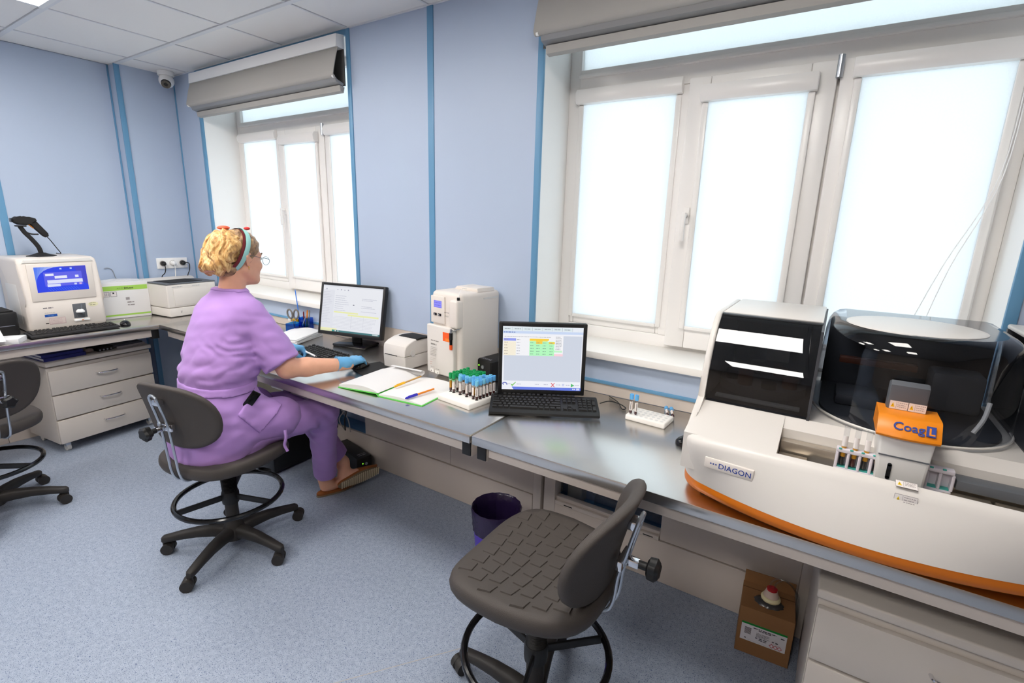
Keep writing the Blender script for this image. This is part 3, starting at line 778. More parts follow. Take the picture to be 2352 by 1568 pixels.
# ------------------------------------------------------------------ things on the end wall
sk = thing('wall_socket', 'white triple power socket on the blue wall above the laser printer', 'socket', (0.0, -0.296, 1.132))
MB().box(0.0, 0.012, 0.0, 0.222, 0.0, 0.083, 0.004).obj('plate', 'white_paint', sk)
for i in range(3):
    y = 0.040+i*0.071
    MB().cyl((0.010, y, 0.042), (0.0135, y, 0.042), 0.024, n=24).obj('outlet', 'device_grey', sk)
def plug(label, i, mcol, pts):
    t = thing('power_plug', label, 'plug', (0.0, -0.296, 1.132))
    y = 0.040+i*0.071
    p = MB(); p.cyl((0.0140, y, 0.042), (0.034, y, 0.042), 0.019, 0.017, n=18); p.sphere((0.034, y, 0.040), 0.016, 12, 8); p.obj('plug_body', mcol, t)
    MB().tube(pts, 0.0034, 8, smooth=5).obj('cord', mcol, t)
plug('black plug with drooping cord in the socket outlet next to the pilaster edge', 0, 'black_plastic', [(0.036, 0.040, 0.034), (0.044, 0.043, 0.010), (0.040, 0.036, -0.030), (0.030, 0.018, -0.055), (0.03, 0.010, -0.090), (0.03, 0.010, -0.140)])
plug('white plug with white cord in the middle socket outlet', 1, 'white_paint', [(0.036, 0.111, 0.034), (0.042, 0.113, 0.008), (0.034, 0.112, -0.050), (0.03, 0.110, -0.130)])
plug('black plug turned sideways in the socket outlet next to the room corner', 2, 'black_plastic', [(0.040, 0.182, 0.042), (0.044, 0.205, 0.044), (0.040, 0.222, 0.030), (0.030, 0.222, -0.02), (0.03, 0.205, -0.06), (0.03, 0.200, -0.13)])
mat('grey_cord', (150, 156, 166), 0.5)
tag(MB().tube([(-0.085, -0.61, 1.148), (-0.085, -0.585, 1.150), (-0.085, -0.562, 1.135), (-0.085, -0.552, 1.098), (-0.078, -0.548, 1.072), (-0.02, -0.548, 1.066), (0.0, -0.548, 1.064)], 0.003, 6, smooth=5).obj('grey_cable', 'grey_cord'), 'thin grey cable looping on the wall above the green striped box', 'cable')
cm = thing('security_camera', 'white dome security camera under the ceiling in the room corner', 'security camera', (0.105, -0.105, 0))
MB().cyl((0, 0, ZC-0.030), (0, 0, ZC), 0.052, 0.056, n=32).obj('mount', 'white_paint', cm)
cdir = Vector((0.62, -0.42, -0.66)).normalized()
MB().sphere((0, 0, ZC-0.062), 0.050, 28, 18).obj('ball', 'white_paint', cm)
ct = Vector((0, 0, ZC-0.062))
MB().cyl(ct+cdir*0.038, ct+cdir*0.0515, 0.033, 0.030, n=28).obj('lens_window', 'black_gloss', cm)
MB().cyl(ct+cdir*0.0505, ct+cdir*0.0525, 0.013, n=20).obj('lens', 'black_plastic', cm)
# ------------------------------------------------------------------ keyboards, mice, monitors
def build_keyboard(label, loc, rotz, tilt_deg=5.0, individual=True, slim=False):
    t = thing('keyboard', label, 'keyboard', loc, rotz)     # origin at the centre of the front edge, +Y to the back
    U = 0.0190; Wd, Dp = 0.450, 0.150
    X = rx(tilt_deg)
    MB().prism([(-0.002, 0.004), (0.0, 0.014), (0.02, 0.017), (Dp-0.012, 0.017), (Dp, 0.012), (Dp, 0.004)], 'x', -Wd/2, Wd/2, 0.005, 3).xf(X).obj('case', 'black_plastic', t)
    x0 = -Wd/2+0.010
    rows = []
    yb = 0.026
    def row(r, items):
        x = x0
        for it in items:
            if it < 0: x += -it*U
            else: rows.append((x, yb+r*U+(0.006 if r == 5 else 0), it*U, 1)); x += it*U
    row(0, [1.25, 1.25, 1.25, 6.25, 1.25, 1.25, 1.25, 1.25, -0.3, 1, 1, 1, -0.3, 2, 1])
    row(1, [2.25]+[1]*10+[2.75, -1.3, 1, -1.3, 1, 1, 1])
    row(2, [1.75]+[1]*11+[2.25, -3.6, 1, 1, 1])
    row(3, [1.5]+[1]*12+[1.5, -0.3, 1, 1, 1, -0.3, 1, 1, 1])
    row(4, [1]*13+[2, -0.3, 1, 1, 1, -0.3, 1, 1, 1, 1])
    row(5, [1, -1, 1, 1, 1, 1, -0.5, 1, 1, 1, 1, -0.5, 1, 1, 1, 1, -0.3, 1, 1, 1])
    def key_bm(w, d):
        m = MB(); a, b = w/2-0.0014, d/2-0.0014
        lo = [(-a, -b), (a, -b), (a, b), (-a, b)]; hi = [(-a+0.0022, -b+0.0020), (a-0.0022, -b+0.0020), (a-0.0022, b-0.0032), (-a+0.0022, b-0.0032)]
        L_ = [m.bm.verts.new((x, y, 0)) for x, y in lo]; H_ = [m.bm.verts.new((x, y, 0.0072)) for x, y in hi]
        m.bm.faces.new(H_)
        for q in range(4): m.bm.faces.new((L_[q], L_[(q+1) % 4], H_[(q+1) % 4], H_[q]))
        return m
    cache = {}; allk = MB()
    tall = [(x0+(13*1+2+0.3+3+0.3+3)*U, yb+0*U, U, 2), (x0+(13+2+0.3+3+0.3+3)*U, yb+2*U, U, 2)]
    for (x, y, w, r) in rows+tall:
        d = U*r; c = X @ T(x+w/2, y+d/2, 0.0165)
        if individual:
            kk = (round(w, 4), r)
            if kk not in cache: cache[kk] = key_bm(w, d).mesh('key', 'key_black', smooth=False)
            o = link('key', cache[kk], t); o.matrix_local = c
        else:
            m = key_bm(w, d); m.xf(c); allk.merge(m.bm)
    if not individual:
        o = allk.obj('keys', 'key_black', t, smooth=False); o['kind'] = 'stuff'
    for s in (-1, 1):
        MB().box(s*0.18-0.02, s*0.18+0.02, 0.118, 0.138, 0.0, 0.0165, 0.002).obj('foot', 'black_plastic', t)
    return t
k2 = build_keyboard('black keyboard leaning under the monitor with the results table', (3.598, -0.418, CT), D2R(30.3), 11)
k1 = build_keyboard('black keyboard the woman is typing on', (2.192, -0.480, CT), D2R(-4), 5)
k3 = build_keyboard('black keyboard lying in front of the blood analyser', (0.508, -0.985, CT), D2R(90), 3, individual=False)
def cable(name, label, pts, r=0.003, m='black_plastic', k=6):
    return tag(MB().tube(pts, r, 6, smooth=k).obj(name, m), label, 'cable')
cable('keyboard_cable', 'thin black keyboard cable running from the results monitor keyboard', [(3.735, -0.175, CT+0.016), (3.760, -0.130, CT+0.018), (3.800, -0.110, CT+0.008), (3.835, -0.130, CT+0.0035), (3.826, -0.150, CT+0.0034), (3.780, -0.080, CT+0.0034), (3.72, -0.03, CT+0.0034)], 0.0022)

def build_mouse(label, loc, rotz):
    t = thing('computer_mouse', label, 'mouse', loc, rotz)
    rows = []
    for i in range(13):
        f = i/12; y = -0.054+0.108*f
        w = 0.031*math.sqrt(max(0.0, 1-((f-0.5)/0.505)**2))**0.55; h = 0.035*(math.sin(PI*min(1, max(0, f*0.86+0.12)))**0.75)
        w = max(w, 0.001); h = max(h, 0.004)
        rows.append([(w*math.cos(a)*(1.0), y, max(0.0, 0.001+h*max(0.0, math.sin(a))**0.8)) for a in [PI*j/14 for j in range(15)]]+[(-w, y, 0.0), (w, y, 0.0)])
    m = MB(); m.grid(rows, close_v=True, cap=True); m.obj('shell', 'black_gloss', t, angle=60)
    MB().cyl((-0.003, 0.028, 0.029), (0.003, 0.028, 0.029), 0.009, n=14).obj('scroll_wheel', 'device_grey', t)
    return t
build_mouse('glossy black mouse half hidden beside the large coagulation analyser', (4.155, -0.330, CT), D2R(-60))
build_mouse('black mouse on the left wall bench beside the green striped box', (0.430, -0.705, CT), D2R(75))

def monitor(label, c, yaw, tilt, w, h, draw, base_w, bez=0.016):
    # c = bottom centre of the screen housing
    t = thing('monitor', label, 'monitor', (c[0], c[1], CT), yaw)
    Z = c[2]-CT; X = T(0, 0, Z) @ rx(-tilt)
    MB().box(-w/2, w/2, 0.0, 0.030, 0, h, 0.006, 3).xf(X).obj('housing', 'black_plastic', t)
    MB().box(-w*0.38, w*0.38, 0.028, 0.055, h*0.10, h*0.86, 0.012).xf(X).obj('back_cover', 'black_plastic', t)
    fr = MB(); q = bez; fw = -0.004
    fr.box(-w/2+0.001, -w/2+q, fw, 0.002, 0.001, h-0.001, 0.002); fr.box(w/2-q, w/2-0.001, fw, 0.002, 0.001, h-0.001, 0.002)
    fr.box(-w/2+q, w/2-q, fw, 0.002, 0.001, q*1.35, 0.002); fr.box(-w/2+q, w/2-q, fw, 0.002, h-q, h-0.001, 0.002)
    fr.xf(X).obj('bezel', 'black_plastic', t)
    sw, sh = w-2*q, h-q*2.35
    printed('screen', draw(sw, sh), X @ T(-sw/2, -0.0006, q*1.35), t, 'screen', lift=0.00003)
    # stand
    s = MB(); s.box(-0.034, 0.034, 0.066, 0.086, 0.010, Z+h*0.45, 0.006); s.obj('stand_neck', 'black_plastic', t)
    b = MB(); b.box(-base_w/2, base_w/2, -0.010, 0.150, 0.0, 0.016, 0.006); b.obj('stand_base', 'black_gloss', t)
    return t
def draw1(w, h):
    X = lambda u: u*w; Y = lambda v: (1-v)*h
    it = [(0, 0, w, h, (236, 238, 244))]
    def R(u0, v0, u1, v1, c): it.append((X(u0), Y(v1), X(u1), Y(v0), c))
    R(0, 0, 1, 0.03, (225, 228, 236)); R(0.0, 0.10, 0.20, 0.93, (228, 230, 238)); R(0, 0.93, 0.28, 0.965, (240, 240, 190))
    R(0.21, 0.555, 0.62, 0.585, (238, 240, 170)); R(0.45, 0.60, 0.96, 0.635, (238, 241, 176)); R(0, 0.962, 1, 1.0, (62, 120, 124)); R(0.0, 0.962, 0.20, 1.0, (230, 232, 190))
    R(0.21, 0.965, 0.235, 0.995, (50, 160, 150)); R(0.25, 0.968, 0.27, 0.992, (235, 240, 240)); R(0.30, 0.968, 0.315, 0.992, (235, 240, 240)); R(0.88, 0.972, 0.97, 0.99, (220, 232, 232))
    for k, u in enumerate((0.05, 0.24, 0.30, 0.36, 0.42)): R(u, 0.07+0.01*(k % 2), u+0.018, 0.095, (170, 172, 190))
    it.extend(text_lines(X(0.01), X(0.17), [Y(v) for v in [0.15+0.035*i for i in range(20)]], h*0.008, (196, 198, 212), 0.6, 11))
    it.extend(text_lines(X(0.23), X(0.47), [Y(v) for v in [0.22+0.045*i for i in range(8)]], h*0.009, (186, 188, 204), 0.5, 12))
    it.extend(text_lines(X(0.68), X(0.95), [Y(v) for v in (0.25, 0.28, 0.41, 0.44, 0.52)], h*0.009, (182, 184, 200), 0.4, 13))
    it.extend(text_lines(X(0.23), X(0.95), [Y(v) for v in [0.67+0.03*i for i in range(9)]], h*0.007, (206, 208, 220), 0.1, 14))
    R(0.56, 0.385, 0.585, 0.40, (90, 92, 110)); R(0.55, 0.62, 0.555, 0.90, (205, 207, 218)); R(0.75, 0.62, 0.753, 0.90, (205, 207, 218))
    return it
monitor('black monitor showing a white spreadsheet in front of the woman', (2.099, -0.160, 0.866), D2R(12.5), 11.7, 0.464, 0.317, draw1, 0.24)
def draw2(w, h):
    X = lambda u: u*w; Y = lambda v: (1-v)*h
    it = [(0, 0, w, h, (246, 248, 255))]
    def R(u0, v0, u1, v1, c): it.append((X(u0), Y(v1), X(u1), Y(v0), c))
    R(0.02, 0.135, 0.99, 0.865, (212, 219, 233)); R(0.0, 0.07, 1, 0.11, (206, 222, 250)); R(0.0, 0.0, 1.0, 0.068, (238, 244, 252))
    for i in range(7):
        R(0.005+i*0.124, 0.012, 0.115+i*0.124, 0.062, (226, 240, 244)); R(0.118+i*0.124, 0.010, 0.121+i*0.124, 0.064, (150, 156, 170))
        it.extend(text_lines(X(0.02+i*0.124), X(0.10+i*0.124), [Y(0.042)], h*0.010, (150, 152, 168), 0.1, 20+i))
    it.extend(text_lines(X(0.01), X(0.16), [Y(0.097)], h*0.013, (110, 130, 190), 0.1, 31))
    R(0.01, 0.135, 0.755, 0.455, (250, 250, 254))
    R(0.01, 0.185, 0.165, 0.225, (150, 160, 245)); R(0.01, 0.235, 0.165, 0.455, (252, 244, 224))
    R(0.335, 0.225, 0.645, 0.455, (184, 255, 196)); R(0.335, 0.185, 0.575, 0.213, (255, 214, 60)); R(0.335, 0.213, 0.56, 0.225, (255, 230, 110)); R(0.415, 0.213, 0.495, 0.265, (255, 214, 70))
    R(0.575, 0.232, 0.65, 0.262, (255, 214, 60)); R(0.645, 0.365, 0.745, 0.395, (200, 250, 208)); R(0.645, 0.42, 0.755, 0.455, (255, 214, 226))
    for i in range(6):
        for u in (0.175, 0.345, 0.42, 0.50, 0.585):
            if i == 0 and u > 0.2: continue
            it.extend(text_lines(X(u), X(u+0.045), [Y(0.21+0.044*i)], h*0.009, (120, 150, 140) if u > 0.3 else (170, 172, 184), 0.2, 40+i))
        it.extend(text_lines(X(0.02), X(0.07), [Y(0.21+0.044*i)], h*0.009, (170, 160, 150), 0.3, 60+i))
    it.extend(text_lines(X(0.66), X(0.74), [Y(0.155+0.024*i) for i in range(9)], h*0.008, (150, 152, 160), 0.3, 70))
    it.extend(text_lines(X(0.02), X(0.62), [Y(0.16)], h*0.008, (170, 172, 184), 0.1, 71))
    R(0.0, 0.955, 1.0, 1.0, (104, 128, 232)); it.append(('p', [(0, 0), (X(0.15), 0), (X(0.125), Y(0.955)), (0, Y(0.955))], (244, 246, 255)))
    R(0.945, 0.962, 0.985, 0.992, (214, 222, 255)); R(0.895, 0.967, 0.91, 0.987, (235, 240, 255)); R(0.915, 0.967, 0.93, 0.987, (235, 240, 255))
    # tool row: undo arrow, tick, cross, screen, play
    import math as _m
    arc = [(X(0.035)+0.012*_m.cos(a), Y(0.92)+0.010*_m.sin(a)) for a in [PI*i/8-0.3 for i in range(9)]]
    arc += [(X(0.035)+0.008*_m.cos(a), Y(0.92)+0.006*_m.sin(a)) for a in [PI*i/8-0.3 for i in range(8, -1, -1)]]
    it.append(('p', arc, (80, 92, 190))); it.append(('p', [(X(0.008), Y(0.92)), (X(0.028), Y(0.935)), (X(0.020), Y(0.905))], (80, 92, 190)))
    tx, ty = X(0.145), Y(0.925)
    it.append(('p', [(tx-0.010, ty), (tx-0.004, ty-0.006), (tx+0.012, ty+0.012), (tx+0.009, ty+0.013), (tx-0.004, ty+0.001), (tx-0.008, ty+0.004)], (120, 200, 90)))
    cx, cy = X(0.645), Y(0.915)
    for s in (1, -1): it.append(('p', [(cx-0.009, cy-s*0.009), (cx-0.0055, cy-s*0.009), (cx+0.009, cy+s*0.009), (cx+0.0055, cy+s*0.009)][::s], (224, 50, 60)))
    R(0.765, 0.895, 0.79, 0.925, (120, 140, 220)); R(0.769, 0.9, 0.786, 0.92, (246, 248, 255))
    px_, py_ = X(0.895), Y(0.915); it.append(('p', [(px_-0.007, py_-0.008), (px_+0.009, py_), (px_-0.007, py_+0.008)], (80, 190, 110)))
    for u in (0.06, 0.19, 0.42, 0.53, 0.69, 0.81, 0.93): it.extend(text_lines(X(u), X(u+0.06), [Y(0.915)], h*0.009, (176, 178, 200), 0.2, int(u*100)))
    return it
monitor('black square monitor with a green and yellow results table', (3.512, -0.298, 0.842), D2R(33), 2.0, 0.372, 0.313, draw2, 0.22, 0.017)

# ------------------------------------------------------------------ mouse pad, book, pens, papers
tag(MB().box(-0.11, 0.11, -0.088, 0.088, 0.0, 0.003, 0.0012, 1).xf(T(2.560, -0.385, CT) @ rz(-18)).obj('mouse_pad', 'black_matte'), 'black mouse pad under the gloved hand', 'mouse pad')
# open register with green cover
mat('cover_green', (96, 205, 84), 0.4); mat('page', (228, 227, 226), 0.85)
bk = thing('open_book', 'open register with a green cover and white pages', 'book', (2.893, -0.655, CT), D2R(6))
def page_block(side, name):
    # side -1 left leaf, +1 right leaf ; spine along +Y
    rows = []
    L_ = 0.232; H_ = 0.300
    prof = []
    for i in range(17):
        f = i/16; x = side*(0.002+L_*f)
        if side < 0: z = 0.016+0.020*math.sin(PI*min(1, f*1.05))**0.8*(1-f*0.45)
        else: z = 0.004+0.010*math.sin(PI*min(1, f))**0.7+0.006*(1-f)
        prof.append((x, z))
    top = []; bot = []
    m = MB()
    for y in (0.004, H_*0.33, H_*0.66, H_):
        top.append([(x, y, z+(0.012*max(0, (y/H_-0.5))*2*math.sin(PI*min(1, abs(x)/L_)) if side < 0 else 0)) for x, z in prof])
    bot = [[(x, y, 0.0045 if side > 0 else 0.0045+0.010*max(0, 1-abs(x)/L_*1.0)) for x, z in prof] for y in (0.004, H_*0.33, H_*0.66, H_)]
    m.grid(top); m.grid([r[::-1] for r in bot])
    for a, b in ((0, 0),):
        pass
    for r_t, r_b in ((top[0], bot[0]), (top[-1], bot[-1])): m.grid([r_t, r_b])
    m.grid([[q[0] for q in top], [q[0] for q in bot]]); m.grid([[q[-1] for q in top], [q[-1] for q in bot]])
    bmesh.ops.remove_doubles(m.bm, verts=m.bm.verts, dist=1e-5)
    return m.obj(name, 'page', bk, angle=50)
page_block(-1, 'left_pages'); page_block(1, 'right_pages')
MB().prism([(-0.238, 0.0005), (-0.238, 0.0035), (-0.010, 0.0135), (0.0, 0.0045), (0.240, 0.0035), (0.240, 0.0005), (0.0, 0.0005), (-0.010, 0.010)], 'y', 0.0, 0.306, 0.0).obj('cover', 'cover_green', bk, smooth=False)
pg = MB(); rows = []
for i in range(13):       # the leaf that curls back over at the top
    a = PI*1.15*i/12
    rows.append([(x, 0.272+0.022*math.sin(a)+0.0, 0.030+0.012-0.012*math.cos(a)+0.0) for x in (-0.15, -0.10, -0.05, 0.035)])
pg.grid(rows).obj('curled_page', 'page', bk, angle=60)
tag(MB().box(-0.045, 0.045, -0.05, 0.05, 0.0, 0.0008).xf(T(2.665, -0.395, CT) @ rz(25)).obj('paper_slip', 'paper'), 'small white slip of paper beside the open register', 'paper')
def pen(label, loc, rotz, tiltd, body, capc, L=0.145, r=0.0042, cap_front=0.055):
    t = thing('pen', label, 'pen', loc, rotz)
    X = ry(-tiltd)
    MB().cyl((cap_front, 0, r), (L, 0, r), r, r*0.95, n=12).xf(X).obj('barrel', body, t)
    c = MB(); c.cyl((0.004, 0, r), (cap_front, 0, r), r*1.25, r*1.25, n=12); c.cyl((-0.004, 0, r), (0.004, 0, r), r*0.55, r*1.25, n=12); c.box(0.012, cap_front, -0.0014, 0.0014, r*2.0, r*2.6, 0.0006)
    c.xf(X).obj('cap', capc, t)
    return t
mat('pen_yellow', (250, 190, 30), 0.35); mat('pen_orange', (240, 140, 30), 0.35); mat('pen_blue', (52, 46, 190), 0.3); mat('pen_amber', (206, 160, 90), 0.3)
pen('yellow capped pen with a pale barrel on the open register', (2.905, -0.565, CT+0.021), D2R(88), 3, 'pen_amber', 'pen_yellow', 0.165, 0.0042, 0.06)
pen('orange pen with a blue cap on the open register', (3.050, -0.640, CT+0.0185), D2R(85), 0.5, 'pen_orange', 'pen_blue', 0.160, 0.0044, 0.062)
# stack of papers beside the keyboard
ps = thing('paper_stack', 'stack of white papers in a folder behind the keyboard', 'papers', (1.665, -0.235, CT), D2R(24))
rr = random.Random(9)
for i in range(5):
    MB().box(-0.105, 0.105, -0.148, 0.148, 0.0005+i*0.0062, 0.0062+i*0.0062, 0.0008, 1).xf(T(rr.uniform(-.006, .006), rr.uniform(-.006, .006), 0) @ rz(rr.uniform(-5, 5))).obj('sheets', 'paper', ps)
rows = []
for i in range(11):
    f = i/10; rows.append([(-0.10+0.2*f+0.004, y, 0.0335+0.012*math.sin(PI*f)**2*(0.3+0.7*(y+0.15)/0.3)) for y in (-0.15, -0.05, 0.05, 0.15)])
MB().grid(rows).obj('top_sheet', 'paper', ps, angle=60)
printed('stamp', [(0, 0, 0.014, 0.016, (150, 100, 180)), (0.002, 0.002, 0.012, 0.014, (176, 130, 200))], T(-0.085, -0.155, 0.014) @ rz(0), ps)

# ------------------------------------------------------------------ desk organiser with scissors, pens, pencil
org = thing('pen_holder', 'blue transparent desk organiser under the window', 'pen holder', (1.500, -0.085, CT), D2R(20))
o_ = MB()
def cup(mb, x0, x1, y0, y1, z1, th=0.0025):
    mb.box(x0, x1, y0, y0+th, 0.003, z1); mb.box(x0, x1, y1-th, y1, 0.003, z1); mb.box(x0, x0+th, y0+th, y1-th, 0.003, z1); mb.box(x1-th, x1, y0+th, y1-th, 0.003, z1); mb.box(x0, x1, y0, y1, 0.0, 0.003)
cup(o_, -0.075, -0.005, -0.045, 0.045, 0.060); cup(o_, -0.004, 0.075, -0.002, 0.045, 0.098); cup(o_, -0.004, 0.075, -0.045, -0.003, 0.045)
o_.obj('tray', 'blue_plastic', org, smooth=False)
def stick(name, label, cat, p0, p1, r, m, tip=None, tipm=None):
    t = thing(name, label, cat, (0, 0, 0))
    MB().cyl(p0, p1, r, n=8).obj('barrel', m, t)
    p0, p1 = Vector(p0), Vector(p1); d = (p1-p0).normalized()
    MB().cyl(p1, p1+d*0.012, r*1.05, r*0.6, n=8).obj('tip', tipm or m, t)
    return t
ox, oy, oz = 1.500, -0.085, CT+0.006
mat('pencil_blue', (40, 120, 220), 0.4); mat('grey_rubber', (120, 116, 112), 0.6); mat('dark_red', (120, 20, 40), 0.4)
stick('long_stick', 'long thin blue stick standing in the blue organiser', 'stick', (ox+0.000, oy+0.010, oz), (ox-0.062, oy+0.028, oz+0.262), 0.0032, 'pencil_blue')
stick('pen', 'bright orange pen standing in the blue organiser', 'pen', (ox+0.030, oy+0.030, oz), (ox+0.052, oy+0.030, oz+0.135), 0.0048, 'pen_orange')
stick('pen', 'dull green pen standing in the blue organiser', 'pen', (ox+0.044, oy+0.036, oz), (ox+0.068, oy+0.036, oz+0.135), 0.0040, 'duct_dark')
stick('pen', 'dark red pen standing in the blue organiser', 'pen', (ox+0.008, oy+0.032, oz), (ox+0.004, oy+0.034, oz+0.118), 0.0048, 'dark_red')
stick('pen', 'clear grey pen leaning across the blue organiser', 'pen', (ox+0.004, oy+0.006, oz+0.01), (ox+0.050, oy+0.016, oz+0.100), 0.0036, 'grey_cord')
sc = thing('scissors', 'grey handled scissors standing in the blue organiser', 'scissors', (ox-0.045, oy-0.010, oz), D2R(15))
for s in (-1, 1):
    m = MB(); cxx, czz = s*0.022-0.004, 0.112
    m.tube([(cxx+0.020*math.cos(a)+s*0.004*math.sin(a), 0.004*s, czz+0.030*math.sin(a)) for a in [2*PI*i/20 for i in range(20)]], 0.0058, 8, closed=True); m.obj('grip', 'grey_rubber', sc)
    MB().prism([(s*0.010, 0.080), (s*0.016, 0.090), (-s*0.001, 0.0), (-s*0.008, 0.008)], 'y', s*0.0005, s*0.003).obj('blade', 'chrome', sc)
stk = thing('glue_stick', 'white and yellow glue stick lying over the organiser rim', 'glue stick', (ox-0.105, oy-0.005, CT+0.0615))
MB().cyl((0.0, 0.0, 0.011), (0.022, 0.006, 0.011), 0.0115, n=16).obj('cap', 'white_paint', stk); MB().cyl((0.022, 0.006, 0.011), (0.075, 0.020, 0.011), 0.0105, n=16).obj('tube', 'pen_yellow', stk)

# ------------------------------------------------------------------ label printer
lp = thing('label_printer', 'small white label printer beside the tall analyser', 'printer', (2.556, -0.310, CT), D2R(-1))
MB().prism([(0.004, 0.004), (0.0, 0.072), (0.19, 0.072), (0.19, 0.004)], 'x', 0, 0.162, 0.006, 3).obj('base', 'device_white', lp)
MB().prism([(0.0, 0.0735), (0.001, 0.105), (0.008, 0.126), (0.03, 0.140), (0.075, 0.154), (0.11, 0.158), (0.19, 0.152), (0.19, 0.0735)], 'x', 0, 0.162, 0.007, 3).obj('lid', 'device_white', lp)
MB().box(0.014, 0.105, -0.0008, 0.002, 0.0705, 0.0745).obj('paper_slot', 'dark_gap', lp)
MB().prism([(0.085, 0.158), (0.11, 0.1605), (0.185, 0.156), (0.185, 0.150), (0.085, 0.150)], 'x', 0.03, 0.168, 0.002).obj('dark_panel', 'black_matte', lp)
MB().cyl((0.160, 0.055, 0.085), (0.166, 0.055, 0.085), 0.016, n=20).obj('latch_button', 'device_grey', lp)
# ------------------------------------------------------------------ tall cream analyser
ea = thing('electrolyte_analyser', 'tall cream analyser with a small purple display and orange sticker', 'analyser', (2.853, -0.273, CT), D2R(-7.8))
W_, D_ = 0.215, 0.283
b = MB(); b.box(0.004, W_, 0.010, D_, 0.016, 0.432, 0.022, 4); b.obj('housing', 'device_warm', ea)
MB().box(0.02, W_-0.01, 0.03, D_-0.02, 0.0, 0.018, 0.004).obj('base', 'device_grey', ea)
MB().prism([(0.035, 0.430), (0.055, 0.447), (0.20, 0.447), (0.205, 0.430)], 'y', 0.13, 0.25, 0.006).obj('top_handle', 'device_warm', ea)
MB().box(-0.008, 0.186, -0.012, 0.014, 0.022, 0.266, 0.007, 3).obj('front_door', 'device_white', ea)
MB().box(0.010, 0.108, 0.001, 0.014, 0.275, 0.408, 0.004).obj('display_panel', 'device_warm', ea)
printed('display', [(0, 0, 0.056, 0.034, (124, 122, 240)), (0.003, 0.003, 0.053, 0.031, (148, 146, 255))]+text_lines(0.006, 0.05, [0.010, 0.022], 0.0035, (110, 108, 225), 0.1, 3), T(0.034, 0.0006, 0.352), ea, 'screen')
for x in (0.032, 0.064): MB().box(x, x+0.023, -0.003, 0.003, 0.312, 0.325, 0.003).obj('button', 'black_gloss', ea)
printed('button_marks', [(0.036, 0.3165, 0.046, 0.3195, (230, 230, 230)), (0.068, 0.3165, 0.078, 0.3195, (230, 230, 230))]+text_lines(0.112, 0.148, [0.335], 0.003, (120, 116, 112), 0.1, 7)+text_lines(0.118, 0.146, [0.320, 0.316], 0.0025, (170, 166, 160), 0.2, 8), T(0, -0.0034, 0), ea)
MB().box(0.158, 0.214, -0.014, 0.030, 0.268, 0.402, 0.010, 3).obj('sample_cover', 'device_warm', ea)
MB().box(0.196, 0.206, 0.000, 0.012, 0.402, 0.416, 0.002).obj('probe_guide', 'black_plastic', ea)
MB().tube([(0.200, 0.006, 0.414), (0.196, 0.02, 0.438), (0.182, 0.05, 0.452), (0.170, 0.09, 0.446)], 0.0012, 6, smooth=5).obj('tubing', 'white_paint', ea)
p = MB(); p.cyl((0.178, -0.020, 0.215), (0.178, -0.020, 0.248), 0.0085, n=14); p.obj('sample_probe', 'black_plastic', ea)
MB().cyl((0.178, -0.020, 0.248), (0.178, -0.018, 0.266), 0.0055, n=12).obj('probe_rod', 'zinc', ea)
MB().cyl((0.178, -0.020, 0.190), (0.178, -0.020, 0.215), 0.0068, n=14).obj('tube_stub', 'black_gloss', ea)
MB().lathe([(0.0, -0.002), (0.006, 0.0), (0.0075, 0.006), (0.0075, 0.024), (0.0, 0.026)], (0.178, -0.020, 0.166), 14).obj('orange_tip', mat('vivid_orange', (245, 92, 30), 0.4) and 'vivid_orange', ea)
MB().tube([(0.186, -0.012, 0.255), (0.200, 0.000, 0.264), (0.214, 0.004, 0.268)], 0.0018, 6, smooth=3).obj('wire', 'zinc', ea)
MB().box(0.1872, 0.1884, 0.0095, 0.012, 0.03, 0.24).obj('door_seam', 'device_grey', ea)
lab = [(0.112, 0.198, 0.160, 0.242, (250, 96, 32)), (0.130, 0.200, 0.158, 0.214, (255, 140, 44))]
lab += text_lines(0.024, 0.082, [0.186], 0.0042, (140, 134, 128), 0.05, 1)+text_lines(0.024, 0.068, [0.166], 0.0075, (150, 146, 140), 0.05, 2)
lab += text_lines(0.024, 0.078, [0.152, 0.144, 0.136, 0.128, 0.120, 0.113], 0.0026, (170, 165, 158), 0.4, 3)+text_lines(0.024, 0.070, [0.098, 0.090], 0.0022, (195, 190, 182), 0.4, 4)+text_lines(0.024, 0.046, [0.078, 0.068], 0.0025, (206, 150, 140), 0.4, 5)
lab += text_lines(0.03, 0.06, [0.054], 0.0026, (180, 175, 168), 0.1, 6)+text_lines(0.068, 0.094, [0.048], 0.0028, (150, 146, 140), 0.1, 9)+[(0.026, 0.028, 0.052, 0.046, (246, 242, 236)), (0.060, 0.026, 0.092, 0.042, (246, 242, 236)), ('p', [(0.030, 0.032), (0.038, 0.032), (0.034, 0.039)], (70, 68, 66)), ('p', [(0.078, 0.029), (0.086, 0.029), (0.082, 0.036)], (70, 68, 66))]
printed('printed_labels', lab, T(0, -0.0125, 0), ea)
MB().prism([(0.16, 0.395), (0.262, 0.395), (0.262, 0.405), (0.16, 0.402)], 'x', W_-0.0005, W_+0.0015).obj('side_grip', 'device_grey', ea)
